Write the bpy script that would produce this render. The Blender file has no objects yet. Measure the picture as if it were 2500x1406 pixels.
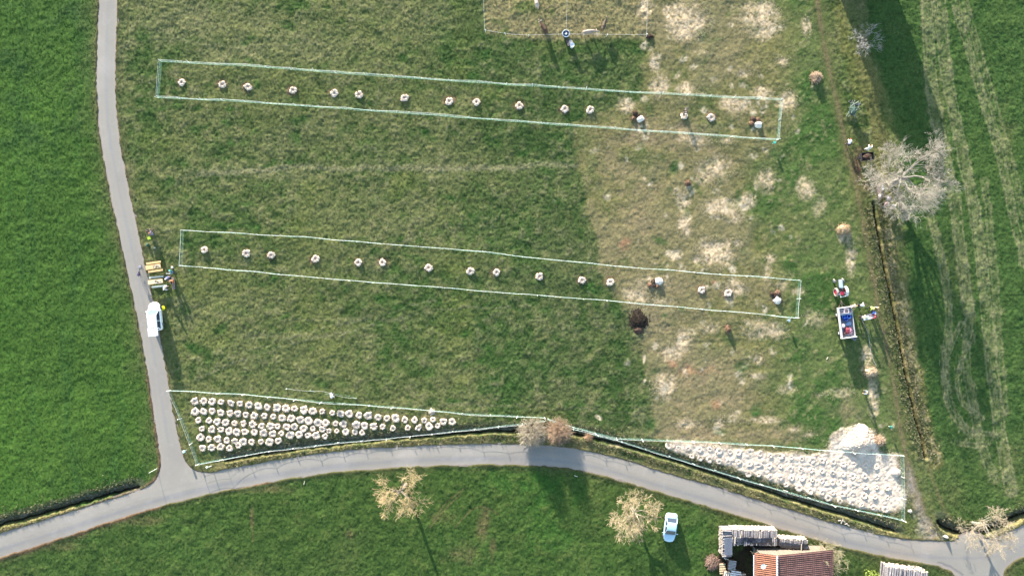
import bpy, math, random
import numpy as np
from mathutils import Vector, Matrix
R = math.radians
scene = bpy.context.scene
COL = scene.collection

# ---------------------------------------------------------------- camera, sky, sun
cam_d = bpy.data.cameras.new('camera'); cam = bpy.data.objects.new('camera', cam_d); COL.objects.link(cam)
cam.location = (0, 0, 100); cam.rotation_euler = (0, 0, 0)
cam_d.lens = 24.0; cam_d.sensor_width = 36.0; cam_d.clip_end = 9000; cam_d.clip_start = 0.5
scene.camera = cam
SUN_EL = 12.0; SUN_AZ = 20.0          # shadows fall towards (+x*sin, -y*cos)
SUN_STRENGTH = 5.0; SKY_STRENGTH = 0.15; EXPOSURE = 1.92
sdir = Vector((-math.sin(R(SUN_AZ))*math.cos(R(SUN_EL)), math.cos(R(SUN_AZ))*math.cos(R(SUN_EL)), math.sin(R(SUN_EL))))
ld = bpy.data.lights.new('sun', 'SUN'); ld.energy = SUN_STRENGTH; ld.angle = R(0.55); ld.color = (1.0, 0.93, 0.83)
lo = bpy.data.objects.new('sun', ld); COL.objects.link(lo)
lo.rotation_euler = sdir.to_track_quat('Z', 'Y').to_euler(); lo.location = (-30, 80, 60)
world = bpy.data.worlds.new('World'); scene.world = world; world.use_nodes = True
nt = world.node_tree; bg = nt.nodes['Background']; sky = nt.nodes.new('ShaderNodeTexSky')
sky.sky_type = 'NISHITA'; sky.sun_disc = False; sky.sun_elevation = R(SUN_EL); sky.sun_rotation = R(-SUN_AZ)
sky.dust_density = 0.6; sky.ozone_density = 1.0
nt.links.new(sky.outputs[0], bg.inputs[0]); bg.inputs[1].default_value = SKY_STRENGTH
scene.view_settings.view_transform = 'Standard'; scene.view_settings.look = 'None'
scene.view_settings.exposure = EXPOSURE; scene.view_settings.gamma = 1.0

# ---------------------------------------------------------------- helpers
S = 16.6667
def W(px, py, z=0.0):
    k = (100.0 - z)/100.0
    return Vector(((px-1250)/S*k, (703-py)/S*k, z))
def lin(c):
    c = np.asarray(c, float)/255.0
    return np.where(c <= .04045, c/12.92, ((c+.055)/1.055)**2.4)
KA = 0.62
def alb(c): return lin(c)*KA
def tag(o, label=None, cat=None, group=None, kind=None):
    if label: o['label'] = label
    if cat: o['category'] = cat
    if group: o['group'] = group
    if kind: o['kind'] = kind
    return o
def empty(name, loc, rz=0.0):
    o = bpy.data.objects.new(name, None); COL.objects.link(o); o.location = loc; o.rotation_euler = (0, 0, rz)
    o.empty_display_size = 0.3
    return o
def copy_tree(o, parent=None):
    c = o.copy(); COL.objects.link(c)
    if parent is not None: c.parent = parent
    for ch in list(o.children): copy_tree(ch, c)
    return c
MATS = {}
def mat(name, col, rough=0.8, var=0.25, scale=6.0, bump=0.0, bscale=20.0, metal=0.0, spec=0.3, coat=0.0, stretch=None, alt=None):
    if name in MATS: return MATS[name]
    m = bpy.data.materials.new(name); m.use_nodes = True; n = m.node_tree; b = n.nodes['Principled BSDF']
    b.inputs['Roughness'].default_value = rough; b.inputs['Metallic'].default_value = metal
    b.inputs['Specular IOR Level'].default_value = spec; b.inputs['Coat Weight'].default_value = coat
    tc = n.nodes.new('ShaderNodeTexCoord'); mp = n.nodes.new('ShaderNodeMapping'); n.links.new(tc.outputs['Object'], mp.inputs[0])
    if stretch: mp.inputs['Scale'].default_value = stretch
    nz = n.nodes.new('ShaderNodeTexNoise'); nz.inputs['Scale'].default_value = scale; nz.inputs['Detail'].default_value = 4
    n.links.new(mp.outputs[0], nz.inputs[0])
    cr = n.nodes.new('ShaderNodeValToRGB'); n.links.new(nz.outputs[0], cr.inputs[0])
    c = np.array(col, float); a = c*(1-var); d = np.minimum(c*(1+var), .95) if alt is None else np.array(alt)
    cr.color_ramp.elements[0].position = .3; cr.color_ramp.elements[1].position = .7
    cr.color_ramp.elements[0].color = (*a, 1); cr.color_ramp.elements[1].color = (*d, 1)
    n.links.new(cr.outputs[0], b.inputs['Base Color'])
    if bump > 0:
        n2 = n.nodes.new('ShaderNodeTexNoise'); n2.inputs['Scale'].default_value = bscale; n2.inputs['Detail'].default_value = 3
        n.links.new(mp.outputs[0], n2.inputs[0])
        bp = n.nodes.new('ShaderNodeBump'); bp.inputs['Strength'].default_value = bump; bp.inputs['Distance'].default_value = .03
        n.links.new(n2.outputs[0], bp.inputs['Height']); n.links.new(bp.outputs[0], b.inputs['Normal'])
    MATS[name] = m
    return m
def P(name, col, **k): return mat(name, tuple(alb(col)), **k)
def A(name, col, **k): return mat(name, col, **k)

class MB:
    def __init__(s): s.v = []; s.f = []
    def add(s, vs, fs):
        o = len(s.v); s.v += [tuple(p) for p in vs]; s.f += [tuple(i+o for i in f) for f in fs]; return s
    def box(s, c, d, rz=0, rx=0, ry=0):
        M = Matrix.Translation(c) @ Matrix.Rotation(rz, 4, 'Z') @ Matrix.Rotation(ry, 4, 'Y') @ Matrix.Rotation(rx, 4, 'X')
        x, y, z = d[0]/2, d[1]/2, d[2]/2
        vs = [M @ Vector(p) for p in ((-x,-y,-z),(x,-y,-z),(x,y,-z),(-x,y,-z),(-x,-y,z),(x,-y,z),(x,y,z),(-x,y,z))]
        return s.add(vs, [(0,3,2,1),(4,5,6,7),(0,1,5,4),(1,2,6,5),(2,3,7,6),(3,0,4,7)])
    def bevbox(s, c, d, b=.02, rz=0):
        M = Matrix.Translation(c) @ Matrix.Rotation(rz, 4, 'Z'); x, y, z = d[0]/2, d[1]/2, d[2]/2; vs = []; fs = []
        lv = [(-z, b), (-z+b, 0), (z-b, 0), (z, b)]
        for zz, i in lv:
            X, Y = x-i, y-i
            for p in ((-X+b,-Y),(X-b,-Y),(X,-Y+b),(X,Y-b),(X-b,Y),(-X+b,Y),(-X,Y-b),(-X,-Y+b)): vs.append(M @ Vector((p[0], p[1], zz)))
        for k in range(3):
            for j in range(8): a = k*8+j; q = k*8+(j+1) % 8; fs.append((a, q, q+8, a+8))
        fs.append(tuple(range(7, -1, -1))); fs.append(tuple(range(24, 32)))
        return s.add(vs, fs)
    def tube(s, p0, p1, r0, r1=None, n=8, cap=True):
        p0 = Vector(p0); p1 = Vector(p1); r1 = r0 if r1 is None else r1
        q = (p1-p0).to_track_quat('Z', 'Y').to_matrix(); vs = []
        for p, r in ((p0, r0), (p1, r1)):
            for i in range(n): a = 2*math.pi*i/n; vs.append(p + q @ Vector((r*math.cos(a), r*math.sin(a), 0)))
        fs = [(i, (i+1) % n, n+(i+1) % n, n+i) for i in range(n)]
        if cap: fs += [tuple(range(n-1, -1, -1)), tuple(range(n, 2*n))]
        return s.add(vs, fs)
    def lathe(s, c, prof, n=16, sx=1, sy=1, cap=True, rng=None, nz=0):
        vs = []; fs = []
        for k, (r, z) in enumerate(prof):
            for i in range(n):
                a = 2*math.pi*i/n; rr = r*(1 + (rng.uniform(-nz, nz) if rng else 0))
                vs.append((c[0]+rr*math.cos(a)*sx, c[1]+rr*math.sin(a)*sy, c[2]+z*(1+(rng.uniform(-nz, nz)*.5 if rng else 0))))
        for k in range(len(prof)-1):
            for i in range(n): fs.append((k*n+i, k*n+(i+1) % n, (k+1)*n+(i+1) % n, (k+1)*n+i))
        if cap: fs += [tuple(range(n-1, -1, -1)), tuple(range((len(prof)-1)*n, len(prof)*n))]
        return s.add(vs, fs)
    def ell(s, c, r, n=10, m=6, rng=None, nz=0, rz=0):
        prof = []
        vs = [(0, 0, -1)]; 
        for k in range(1, m):
            t = math.pi*k/m - math.pi/2
            for i in range(n):
                a = 2*math.pi*i/n; vs.append((math.cos(t)*math.cos(a), math.cos(t)*math.sin(a), math.sin(t)))
        vs.append((0, 0, 1)); o = []
        M = Matrix.Rotation(rz, 3, 'Z')
        for v in vs:
            q = 1 + (rng.uniform(-nz, nz) if rng else 0); p = M @ Vector((v[0]*r[0]*q, v[1]*r[1]*q, v[2]*r[2]*q)); o.append((c[0]+p.x, c[1]+p.y, c[2]+p.z))
        fs = [(0, 1+(i+1) % n, 1+i) for i in range(n)]
        for k in range(m-2):
            for i in range(n): a = 1+k*n+i; b = 1+k*n+(i+1) % n; fs.append((a, b, b+n, a+n))
        L = len(vs)-1; fs += [(L, L-n+i, L-n+(i+1) % n) for i in range(n)]
        return s.add(o, fs)
    def build(s, name, m, parent=None, smooth=False):
        me = bpy.data.meshes.new(name); me.from_pydata(s.v, [], s.f); me.update()
        if smooth: me.polygons.foreach_set('use_smooth', [True]*len(me.polygons))
        me.materials.append(m); o = bpy.data.objects.new(name, me); COL.objects.link(o)
        if parent is not None: o.parent = parent
        return o
def np_mesh(name, v, f, m, parent=None, smooth=False, colors=None):
    v = np.ascontiguousarray(v, np.float32); f = np.ascontiguousarray(f, np.int32); k = f.shape[1]
    me = bpy.data.meshes.new(name); me.vertices.add(len(v)); me.vertices.foreach_set('co', v.ravel())
    me.loops.add(f.size); me.loops.foreach_set('vertex_index', f.ravel()); me.polygons.add(len(f))
    me.polygons.foreach_set('loop_start', np.arange(0, f.size, k, dtype=np.int32))
    if smooth: me.polygons.foreach_set('use_smooth', np.ones(len(f), bool))
    me.update(calc_edges=True)
    if colors is not None:
        at = me.color_attributes.new('Col', 'FLOAT_COLOR', 'POINT')
        at.data.foreach_set('color', np.hstack([colors, np.ones((len(v), 1))]).astype(np.float32).ravel())
    me.materials.append(m); o = bpy.data.objects.new(name, me); COL.objects.link(o)
    if parent is not None: o.parent = parent
    return o
def seg_mesh(name, segs, m, parent=None, n=3):
    s = np.array(segs, float)           # x0 y0 z0 x1 y1 z1 r0 r1
    p0 = s[:, :3]; p1 = s[:, 3:6]; d = p1-p0; L = np.linalg.norm(d, axis=1, keepdims=True)+1e-9; d /= L
    up = np.where(np.abs(d[:, 2:3]) > .9, np.array([[1., 0, 0]]), np.array([[0, 0, 1.]]))
    a = np.cross(d, up); a /= np.linalg.norm(a, axis=1, keepdims=True)+1e-9; b = np.cross(d, a)
    V = []
    for P_, r in ((p0, s[:, 6:7]), (p1, s[:, 7:8])):
        for i in range(n): t = 2*math.pi*i/n; V.append(P_ + r*(a*math.cos(t)+b*math.sin(t)))
    V = np.stack(V, 1); N = len(s); base = np.arange(N)[:, None]*2*n; F = []
    for i in range(n): j = (i+1) % n; F.append(np.stack([base[:, 0]+i, base[:, 0]+j, base[:, 0]+n+j, base[:, 0]+n+i], 1))
    return np_mesh(name, V.reshape(-1, 3), np.concatenate(F), m, parent)
ORD = ['first','second','third','fourth','fifth','sixth','seventh','eighth','ninth','tenth','eleventh','twelfth','thirteenth','fourteenth','fifteenth','sixteenth','seventeenth','eighteenth','nineteenth','twentieth','twenty-first','twenty-second','twenty-third','twenty-fourth','twenty-fifth','twenty-sixth','twenty-seventh','twenty-eighth','twenty-ninth','thirtieth']

# ---------------------------------------------------------------- ground fields
rs = np.random.RandomState(7)
TAB = rs.rand(1024, 1024).astype(np.float32)
def vn(X, Y, sc, seed=0):
    x = X/sc + seed*17.3 + 500; y = Y/sc + seed*31.7 + 500
    xi = np.floor(x).astype(np.int64); yi = np.floor(y).astype(np.int64); u = (x-xi); v = (y-yi)
    u = u*u*(3-2*u); v = v*v*(3-2*v); xi &= 1023; yi &= 1023; xj = (xi+1) & 1023; yj = (yi+1) & 1023
    return ((TAB[xi, yi]*(1-u)+TAB[xj, yi]*u)*(1-v) + (TAB[xi, yj]*(1-u)+TAB[xj, yj]*u)*v)*2-1
def fbm(X, Y, sc, o=4, seed=0, g=.55):
    t = 0; a = 1; n = 0
    for i in range(o): t = t+a*vn(X, Y, sc/2**i, seed+i*3); n += a; a *= g
    return t/n*1.6
def ss(x, a, b):
    t = np.clip((x-a)/(b-a), 0, 1); return t*t*(3-2*t)
def pdist(PX, PY, pts, signed=False):
    best = np.full(PX.shape, 1e9, np.float32); sg = np.zeros(PX.shape, np.float32); al = np.zeros(PX.shape, np.float32); acc = 0
    for (x0, y0), (x1, y1) in zip(pts[:-1], pts[1:]):
        dx, dy = x1-x0, y1-y0; L2 = dx*dx+dy*dy; t = np.clip(((PX-x0)*dx+(PY-y0)*dy)/L2, 0, 1)
        d = np.hypot(PX-x0-t*dx, PY-y0-t*dy); m = d < best; best = np.where(m, d, best)
        if signed:
            cr = dx*(PY-y0)-dy*(PX-x0); sg = np.where(m, np.sign(cr), sg); al = np.where(m, acc+t*math.sqrt(L2), al)
        acc += math.sqrt(L2)
    return (best, sg, al) if signed else best
def inpoly(PX, PY, pts):
    ins = np.zeros(PX.shape, bool); n = len(pts)
    for i in range(n):
        x0, y0 = pts[i]; x1, y1 = pts[(i+1) % n]
        if y0 == y1: continue
        c = ((y0 > PY) != (y1 > PY)) & (PX < (x1-x0)*(PY-y0)/(y1-y0)+x0); ins ^= c
    return ins
def pmask(PX, PY, pts, soft):          # soft polygon mask, >0 inside
    d = pdist(PX, PY, pts+[pts[0]]); d = np.where(inpoly(PX, PY, pts), d, -d); return ss(d, -soft, soft)
def smooth_line(pts, it=3):
    pts = [tuple(map(float, p)) for p in pts]
    for _ in range(it):
        q = [pts[0]]
        for a, b in zip(pts[:-1], pts[1:]): q += [(a[0]*.75+b[0]*.25, a[1]*.75+b[1]*.25), (a[0]*.25+b[0]*.75, a[1]*.25+b[1]*.75)]
        pts = q+[pts[-1]]
    return pts

ROAD1 = smooth_line([(268,-400),(264,0),(258,180),(262,300),(282,420),(312,560),(342,700),(368,820),(392,960),(408,1060),(422,1130),(432,1180)], 2)
ROAD2 = smooth_line([(-700,1560),(0,1330),(150,1285),(300,1235),(420,1200),(600,1160),(800,1128),(1000,1113),(1180,1108),(1330,1110),(1450,1126),(1600,1172),(1750,1215),(1900,1262),(2050,1308),(2200,1342),(2320,1352),(2420,1352),(2500,1322),(2700,1215),(3400,900)], 2)
ROAD3 = [(2370,1345),(2400,1420),(2440,1520),(2600,1900)]
DITCHES = [  # polyline (left to right), bank width picture-up side, down side (m), depth, start/end taper
    (smooth_line([(550,1124),(650,1108),(760,1092),(900,1076),(1000,1069),(1130,1058),(1265,1053),(1400,1058),(1520,1088),(1650,1126),(1800,1176),(1950,1226),(2050,1254),(2185,1297)], 2), 1.2, .42, .6),
    (smooth_line([(-300,1345),(0,1283),(100,1257),(200,1228),(280,1203),(336,1190)], 2), 1.2, .5, .85),
    (smooth_line([(2294,1272),(2306,1290),(2350,1306),(2410,1303),(2460,1278),(2510,1258),(2800,1150)], 2), 1.5, .7, 1.0),
    (smooth_line([(2262,1118),(2252,1070),(2235,1015),(2222,950),(2205,870),(2190,790),(2172,700),(2155,620),(2145,560),(2134,496)], 2), .45, .45, .7),
]
CHIPS = [(1628,1080),(1650,1076),(1720,1083),(1780,1090),(1880,1102),(1990,1106),(2020,1100),(2025,1070),(2060,1045),(2090,1036),(2130,1050),(2150,1080),(2145,1102),(2190,1110),(2200,1180),(2213,1210),(2205,1235),(2185,1250),(2150,1245),(2080,1232),(2000,1212),(1920,1185),(1860,1165),(1800,1145),(1730,1122),(1670,1105),(1635,1093)]

def roadsd(PX, PY):        # signed distance in px, negative inside
    w1 = 23.0 + ss(PY, 950, 1150)*4
    d1 = pdist(PX, PY, ROAD1)-w1; d2 = pdist(PX, PY, ROAD2)-(25+ss(PX, 2200, 2400)*10+ss(-PX, -500, 200)*4); d3 = pdist(PX, PY, ROAD3)-45
    def smin(a, b, k): h = np.clip(.5+.5*(b-a)/k, 0, 1); return b*(1-h)+a*h-k*h*(1-h)
    r2 = np.interp(PX, [p[0] for p in ROAD2], [p[1] for p in ROAD2]); ka = 6+69*ss(r2-PY, -12, 10); kb = 6+54*ss(PY-r2, -12, 10)
    return smin(smin(d1, d2, ka), d3, kb)

STEP = 0.11
def axis(half, far):
    a = np.arange(-half, half+1e-6, STEP); o = []; x = half; st = STEP
    while x < far: st *= 1.35; x += st; o.append(x)
    o = np.array(o); return np.concatenate([-o[::-1], a, o])
GX = axis(76.5, 3500); GY = axis(43.5, 3500)
X, Y = np.meshgrid(GX, GY, indexing='ij'); X = X.astype(np.float32); Y = Y.astype(np.float32)
PX = X*S+1250; PY = 703-Y*S
wx = fbm(X, Y, 3.0, 3, 50)*9; wy = fbm(X, Y, 3.0, 3, 60)*9           # warp in px
QX = PX+wx; QY = PY+wy
n_hi = fbm(X, Y, .55, 2, 1, .7); n_md = fbm(X, Y, 2.2, 3, 2); n_lo = fbm(X, Y, 9., 4, 3); n_lo2 = fbm(X, Y, 16., 4, 4); n_f = vn(X, Y, .26, 9)
n_cl = fbm(X, Y, 1.1, 2, 12)
C = np.zeros(X.shape+(3,), np.float32); 
def mixc(m, col):
    global C
    m = np.clip(m, 0, 1)[..., None]; C = C*(1-m)+np.asarray(alb(col), np.float32)*m
def win(x0, y0, x1, y1):
    i0, i1 = np.searchsorted(GX, [(x0-1250)/S, (x1-1250)/S]); j0, j1 = np.searchsorted(GY, [(703-y1)/S, (703-y0)/S])
    return slice(i0, i1), slice(j0, j1)
def blob(cx, cy, rx, ry, col, st=1.0, hard=.55, rot=0.0, speck=.7):
    w = win(cx-max(rx, ry)*2.2-15, cy-max(rx, ry)*2.2-15, cx+max(rx, ry)*2.2+15, cy+max(rx, ry)*2.2+15)
    if C[w].size == 0: return
    dx = PX[w]-cx; dy = PY[w]-cy; c, s = math.cos(rot), math.sin(rot)
    r = np.hypot((dx*c+dy*s)/rx, (-dx*s+dy*c)/ry) + n_md[w]*.45 + n_cl[w]*.28 + n_hi[w]*.16
    m = ss(1.35-r, 0, hard*1.6)*st; m = np.clip(m*(1+speck*.55*n_hi[w]+speck*.4*n_f[w]-speck*.1), 0, 1)[..., None]
    C[w] = C[w]*(1-m)+np.asarray(alb(col), np.float32)*m

# base: old meadow in the middle
C[:] = alb((110,116,70))
mixc(ss(n_lo+.5*n_md, .0, .9)*.6, (72,98,48)); mixc(ss(PX+n_lo*120, 1000, 1300)*(PX < 1700)*.5, (66,94,48))
mixc(ss(-n_lo2-.2*n_md, .05, .8)*.45, (110,114,74))
mixc(ss(n_cl+.6*n_hi, .45, 1.0)*.35, (150,142,104))
mixc(ss(-n_cl-.4*n_hi+.5*n_lo, .35, 1.0)*.55, (52,84,36))
mixc(ss(fbm(X, Y, 2.0, 3, 15), .3, .8)*.4, (68,98,46)); mixc(ss(fbm(X, Y, 1.6, 3, 16), .4, .9)*.45, (132,130,84)); mixc(ss(fbm(X, Y, 7., 3, 17), .1, .8)*.4, (112,120,62))
# paler dry stand top left of meadow
for b in [(480,60,150,70,.45),(700,110,120,60,.3),(560,150,90,40,.3),(620,420,260,18,.4),(1150,408,260,10,.5),(700,330,120,40,.25),(1050,40,120,60,.2),(520,760,120,50,.25),(760,820,200,8,.5),(860,780,160,6,.4)]:
    blob(b[0], b[1], b[2], b[3], (142,136,98), b[4], .9)
for b in [(1290,340,110,60,.7),(1350,235,90,40,.5),(1190,330,80,50,.5),(1240,150,130,50,.5),(1400,130,100,30,.5),(1380,560,90,70,.55),(1180,480,90,60,.35),(760,370,120,50,.4),(1520,900,50,120,.6),(1470,1020,110,30,.6),(1400,720,90,60,.4),(640,300,80,30,.3),(900,220,120,30,.3),(1150,60,40,60,.5),(1510,110,60,14,.6),(1400,860,100,70,.4),(1080,130,120,30,.4),(700,600,80,60,.2)]:
    blob(b[0], b[1], b[2], b[3], (58,84,40), b[4], .9, speck=.5)
rg = random.Random(3)
for i in range(90):
    x = rg.uniform(330, 1560); y = rg.uniform(30, 1000)
    blob(x, y, rg.uniform(8, 26), rg.uniform(6, 14), (60,96,42), rg.uniform(.3, .8), .6, rg.uniform(-.6, .6))
for x, y, a, b in [(395,266,16,8),(432,262,24,9),(722,292,26,14),(1038,320,14,16),(480,262,14,9),(425,225,14,8),(368,270,14,8),(1190,880,30,18),(597,912,18,10),(790,935,25,14),(545,552,60,8),(1100,545,9,14),(960,665,30,14),(600,500,30,12),(510,205,10,9),(560,268,20,9),(1560,108,26,12),(1250,58,14,8),(1185,850,30,14),(1550,1000,14,10)]:
    blob(x, y, a, b, (58,94,40), .7, .8)
for pts, w_, s_ in ([[(480,428),(620,415),(800,408),(1150,414),(1410,400)], 9, .45], [[(470,930),(600,872),(760,828),(930,788),(1100,752),(1300,745)], 4, .4], [[(560,872),(760,806),(930,768),(1060,735)], 4, .35], [[(300,640),(420,800),(440,900)], 5, .25], [[(900,1000),(1100,985),(1300,992),(1560,1012)], 5, .3], [[(880,640),(1050,560),(1250,520)], 4, .2], [[(340,60),(520,120),(800,110)], 6, .2]):
    mixc(ss(w_-pdist(PX+wx*.6, PY+wy*.6, smooth_line(pts, 2))+n_hi*3+n_md*2, 0, 5)*s_, (150,144,108))
# worn / grazed part on the right of the meadow
WORN = [(1405,300),(1402,370),(1420,450),(1443,540),(1466,650),(1490,690),(1540,770),(1568,850),(1590,950),(1592,1062),(1700,1090),(2030,1100),(2215,1200),(2290,1290),(2230,1100),(2200,1000),(2150,700),(2110,500),(2040,200),(2000,-300),(1590,-300),(1590,95),(1560,250),(1500,255)]
mw = pmask(QX*.9+PX*.1+n_hi*5, QY*.9+PY*.1+n_cl*5, WORN, 11)
PEN = [(1180,-60),(1186,82),(1300,96),(1580,92),(1640,60),(1640,-60)]
mp_ = pmask(QX*.4+PX*.6, QY*.4+PY*.6, PEN, 8)
mixc(mp_*.92, (146,136,94)); mixc(mp_*ss(n_lo*.6+n_md, .3, 1.)*.6, (74,104,44)); mixc(mp_*ss(n_hi+n_cl, .3, 1.)*.4, (160,142,104))
mixc(mw*.95, (124,120,76))
east = ss(PX+QX*.0+n_lo*70, 1830, 1990)
mixc(mw*east*.75, (92,112,62))
mixc(mw*ss(n_lo+.5*n_md+.2*n_cl, .1, .75)*.8*(.5+.5*east), (66,98,46))
mixc(mw*(1-east)*ss(-n_lo2+.6*n_md, -.3, .8)*.5, (148,134,102))
mixc(mw*ss(n_hi+.7*n_cl, .5, 1.2)*.35, (166,152,112))
mixc(mw*ss(-n_md-.5*n_hi, .55, 1.0)*.45, (60,92,44))
for b in [(1570,330,110,40,.7),(1490,400,50,50,.5),(1570,450,60,70,.6),(1560,540,60,50,.55),(1690,330,70,40,.6),(1740,400,55,50,.5),(1600,60,50,60,.4),(1600,770,60,80,.55),(1660,860,80,50,.5),(1700,920,90,40,.7),(1650,1000,60,60,.5),(1780,980,60,30,.6),(1690,1060,120,25,.6),(1850,1060,140,20,.6),(1660,700,120,30,.4),(1500,640,30,60,.3),(1850,700,120,40,.3),(1950,1050,90,25,.5),(2060,1000,50,30,.5),(1380,60,90,30,.3)]:
    blob(b[0], b[1], b[2]*1.1, b[3]*1.1, (160,140,108), b[4], .95, speck=.6)
STRAW = [(1680,50,48,44,1),(1668,85,20,20,.8),(1580,25,18,30,.8),(1855,50,46,44,.9),(1970,65,13,24,.8),(1597,153,12,20,1),(1608,212,20,30,.9),(1676,222,24,18,1),(1795,258,32,20,1),(1910,150,18,14,.7),(1925,248,22,24,.8),(1862,230,24,16,.7),(1815,180,20,10,.5),(1530,262,18,16,.7),(1700,340,44,18,.5),(1775,345,22,12,.7),(1745,415,40,34,.6),(1668,482,17,22,.6),(1672,550,18,28,.95),(1760,508,40,22,.9),(1790,530,26,16,.7),(1826,488,16,16,.9),(1870,440,20,26,.7),(1967,460,24,24,.6),(2000,505,14,24,.4),(1745,618,48,34,.95),(1798,592,20,12,.8),(1650,622,18,14,.8),(1880,630,12,10,.8),(1875,665,11,30,.5),(1795,703,30,18,.8),(1588,690,40,18,.7),(1560,720,34,22,.6),(1672,828,20,24,.9),(1898,806,24,18,.9),(1850,800,40,24,.5),(1730,800,26,14,.4),(1852,876,13,12,.9),(1618,942,28,26,1),(1640,860,26,24,.6),(1850,918,22,8,.7),(1862,1026,40,9,.7),(1790,1020,22,14,.5),(1757,1030,14,18,.6),(1682,1032,30,12,.5),(1950,712,16,10,.6),(1990,780,30,20,.4),(2078,630,12,44,.7),(2062,575,14,20,.6),(2118,870,13,30,.8),(2132,960,12,56,.7),(2124,905,18,10,.8),(2050,960,40,14,.4),(1905,700,16,16,.5),(1615,735,30,10,.5),(1940,1048,16,8,.7),(1975,1060,20,8,.5),(1920,950,24,10,.4),(2180,1040,8,8,.5),(1720,130,30,10,.3),(1500,1090,20,4,.4)]
for b in STRAW: blob(b[0], b[1], b[2], b[3], (228,202,164), b[4]*1.15, .75, speck=1.1)
for b in [(1525,592,17,18,.7),(1640,890,16,10,.7),(1750,990,16,12,.7),(1930,635,8,6,.6),(1700,905,40,14,.4),(2120,560,20,30,.2),(1590,1095,10,8,.6),(1745,690,10,6,.4)]: blob(b[0], b[1], b[2], b[3], (186,136,104), b[4], .6)
for i in range(130):
    x = rg.gauss(1740, 130); y = rg.uniform(40, 1060)
    blob(x, y, rg.uniform(4, 13), rg.uniform(4, 10), (216,198,166), rg.uniform(.4, .9), .7, rg.uniform(0, 3), 1.2)
for i in range(60):
    x = rg.uniform(1500, 2080); y = rg.uniform(40, 1060)
    blob(x, y, rg.uniform(8, 22), rg.uniform(6, 14), (58,94,46), rg.uniform(.3, .7), .6, rg.uniform(0, 3), .8)
# left field
left = ss(-(PX-np.interp(PY, [p[1] for p in ROAD1], [p[0] for p in ROAD1])), 10, 14)*(PY < 1290)
above = ss(-(PY-np.interp(PX, [p[0] for p in ROAD2], [p[1] for p in ROAD2])), 4, 20)
lf = left*above
mixc(lf, (74,104,44)); mixc(lf*ss(n_lo+.4*n_md, .0, .8)*.65, (88,120,50)); mixc(lf*ss(PX*-1+n_lo*80, -130, 60)*.4, (74,110,42)); mixc(lf*ss(-n_lo2+.5*n_md, .1, .9)*.6, (50,78,44)); mixc(lf*ss(n_cl+.5*n_hi, .3, 1.)*.3, (96,126,58))
mixc(lf*ss(fbm(X*3, Y*.5, 5, 3, 21), .1, .9)*.35, (52,88,44))
mixc(lf*ss(90-(np.interp(PY, [p[1] for p in ROAD1], [p[0] for p in ROAD1])-PX)+n_md*25, 0, 60)*.45, (100,110,64))
# meadow below the main road
rd2y = np.interp(PX, [p[0] for p in ROAD2], [p[1] for p in ROAD2])
bm = ss(PY-rd2y, 0, 8)
mixc(bm, (74,98,46)); mixc(bm*ss(n_lo+.4*n_md, .0, .8)*.6, (78,106,50)); mixc(bm*ss(-n_lo2, .1, .8)*.5, (92,102,58)); mixc(bm*ss(-n_cl-.4*n_hi, .3, .9)*.4, (48,76,36)); mixc(bm*ss(n_cl+.6*n_hi, .5, 1.)*.3, (112,122,66))
for b in [(1180,1290,16,50,.5),(1200,1340,10,30,.5),(855,1300,10,12,.6),(1080,1265,40,20,.25),(650,1195,70,14,.5),(615,1260,5,40,.4),(300,1270,120,14,.4),(80,1330,120,14,.35),(1130,1350,50,30,.35)]: blob(b[0], b[1], b[2], b[3], (128,110,78), b[4], .7)
for b in [(1330,1180,60,70,.6),(1340,1300,60,60,.5),(1690,1300,60,70,.5),(1420,1210,30,60,.4),(1250,1180,80,30,.5)]: blob(b[0], b[1], b[2], b[3], (70,112,46), b[4], .9, speck=.5)
for pts in ([(1055,1270),(1090,1225),(1135,1190)],[(1045,1290),(1085,1245),(1125,1205)],[(1110,1290),(1150,1240),(1185,1235),(1215,1255)],[(613,1245),(618,1320)]):
    pts = smooth_line(pts, 2); mixc(ss(2.6-pdist(QX*.2+PX*.8, QY*.2+PY*.8, pts), 0, 1.5)*.5, (120,102,72))
# right field beyond the ditch
RF = [(2110,-300),(2125,120),(2180,260),(2200,400),(2215,600),(2225,760),(2245,900),(2262,1020),(2285,1120),(2265,1180),(2290,1262),(2350,1270),(2440,1262),(2520,1240),(6000,900),(6000,-3000),(2100,-3000)]
rf = pmask(QX, QY, RF, 10)
mixc(rf, (74,100,50)); mixc(rf*ss(n_lo+.5*n_md, .0, .8)*.6, (84,108,54)); mixc(rf*ss(-n_lo2, .1, .8)*.45, (104,112,66)); mixc(rf*ss(-n_cl-.4*n_hi, .3, 1.)*.45, (46,80,36))
fine = fbm(X*6, Y*1.2, 1.2, 2, 33)
TR = [[(2262,-20),(2270,180),(2290,320),(2330,480),(2348,640),(2365,760)],[(2292,-20),(2308,180),(2345,350),(2385,540),(2405,720),(2422,900),(2445,1080),(2470,1200)],[(2325,-20),(2375,160),(2425,320),(2462,470),(2500,640)],
      [(2262,480),(2290,600),(2320,760),(2305,900),(2320,1000),(2370,1060)],[(2345,-30),(2420,230),(2470,400),(2520,600)],[(2405,440),(2425,640),(2440,860),(2452,1000)],[(2370,740),(2355,880),(2378,1010),(2400,1100),(2430,1170)],[(2345,790),(2305,890),(2305,960),(2330,1025),(2375,1055),(2425,1060)],[(2375,820),(2340,900),(2335,950),(2355,995),(2395,1020)],[(2330,1080),(2400,1090),(2440,1060)]]
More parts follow.
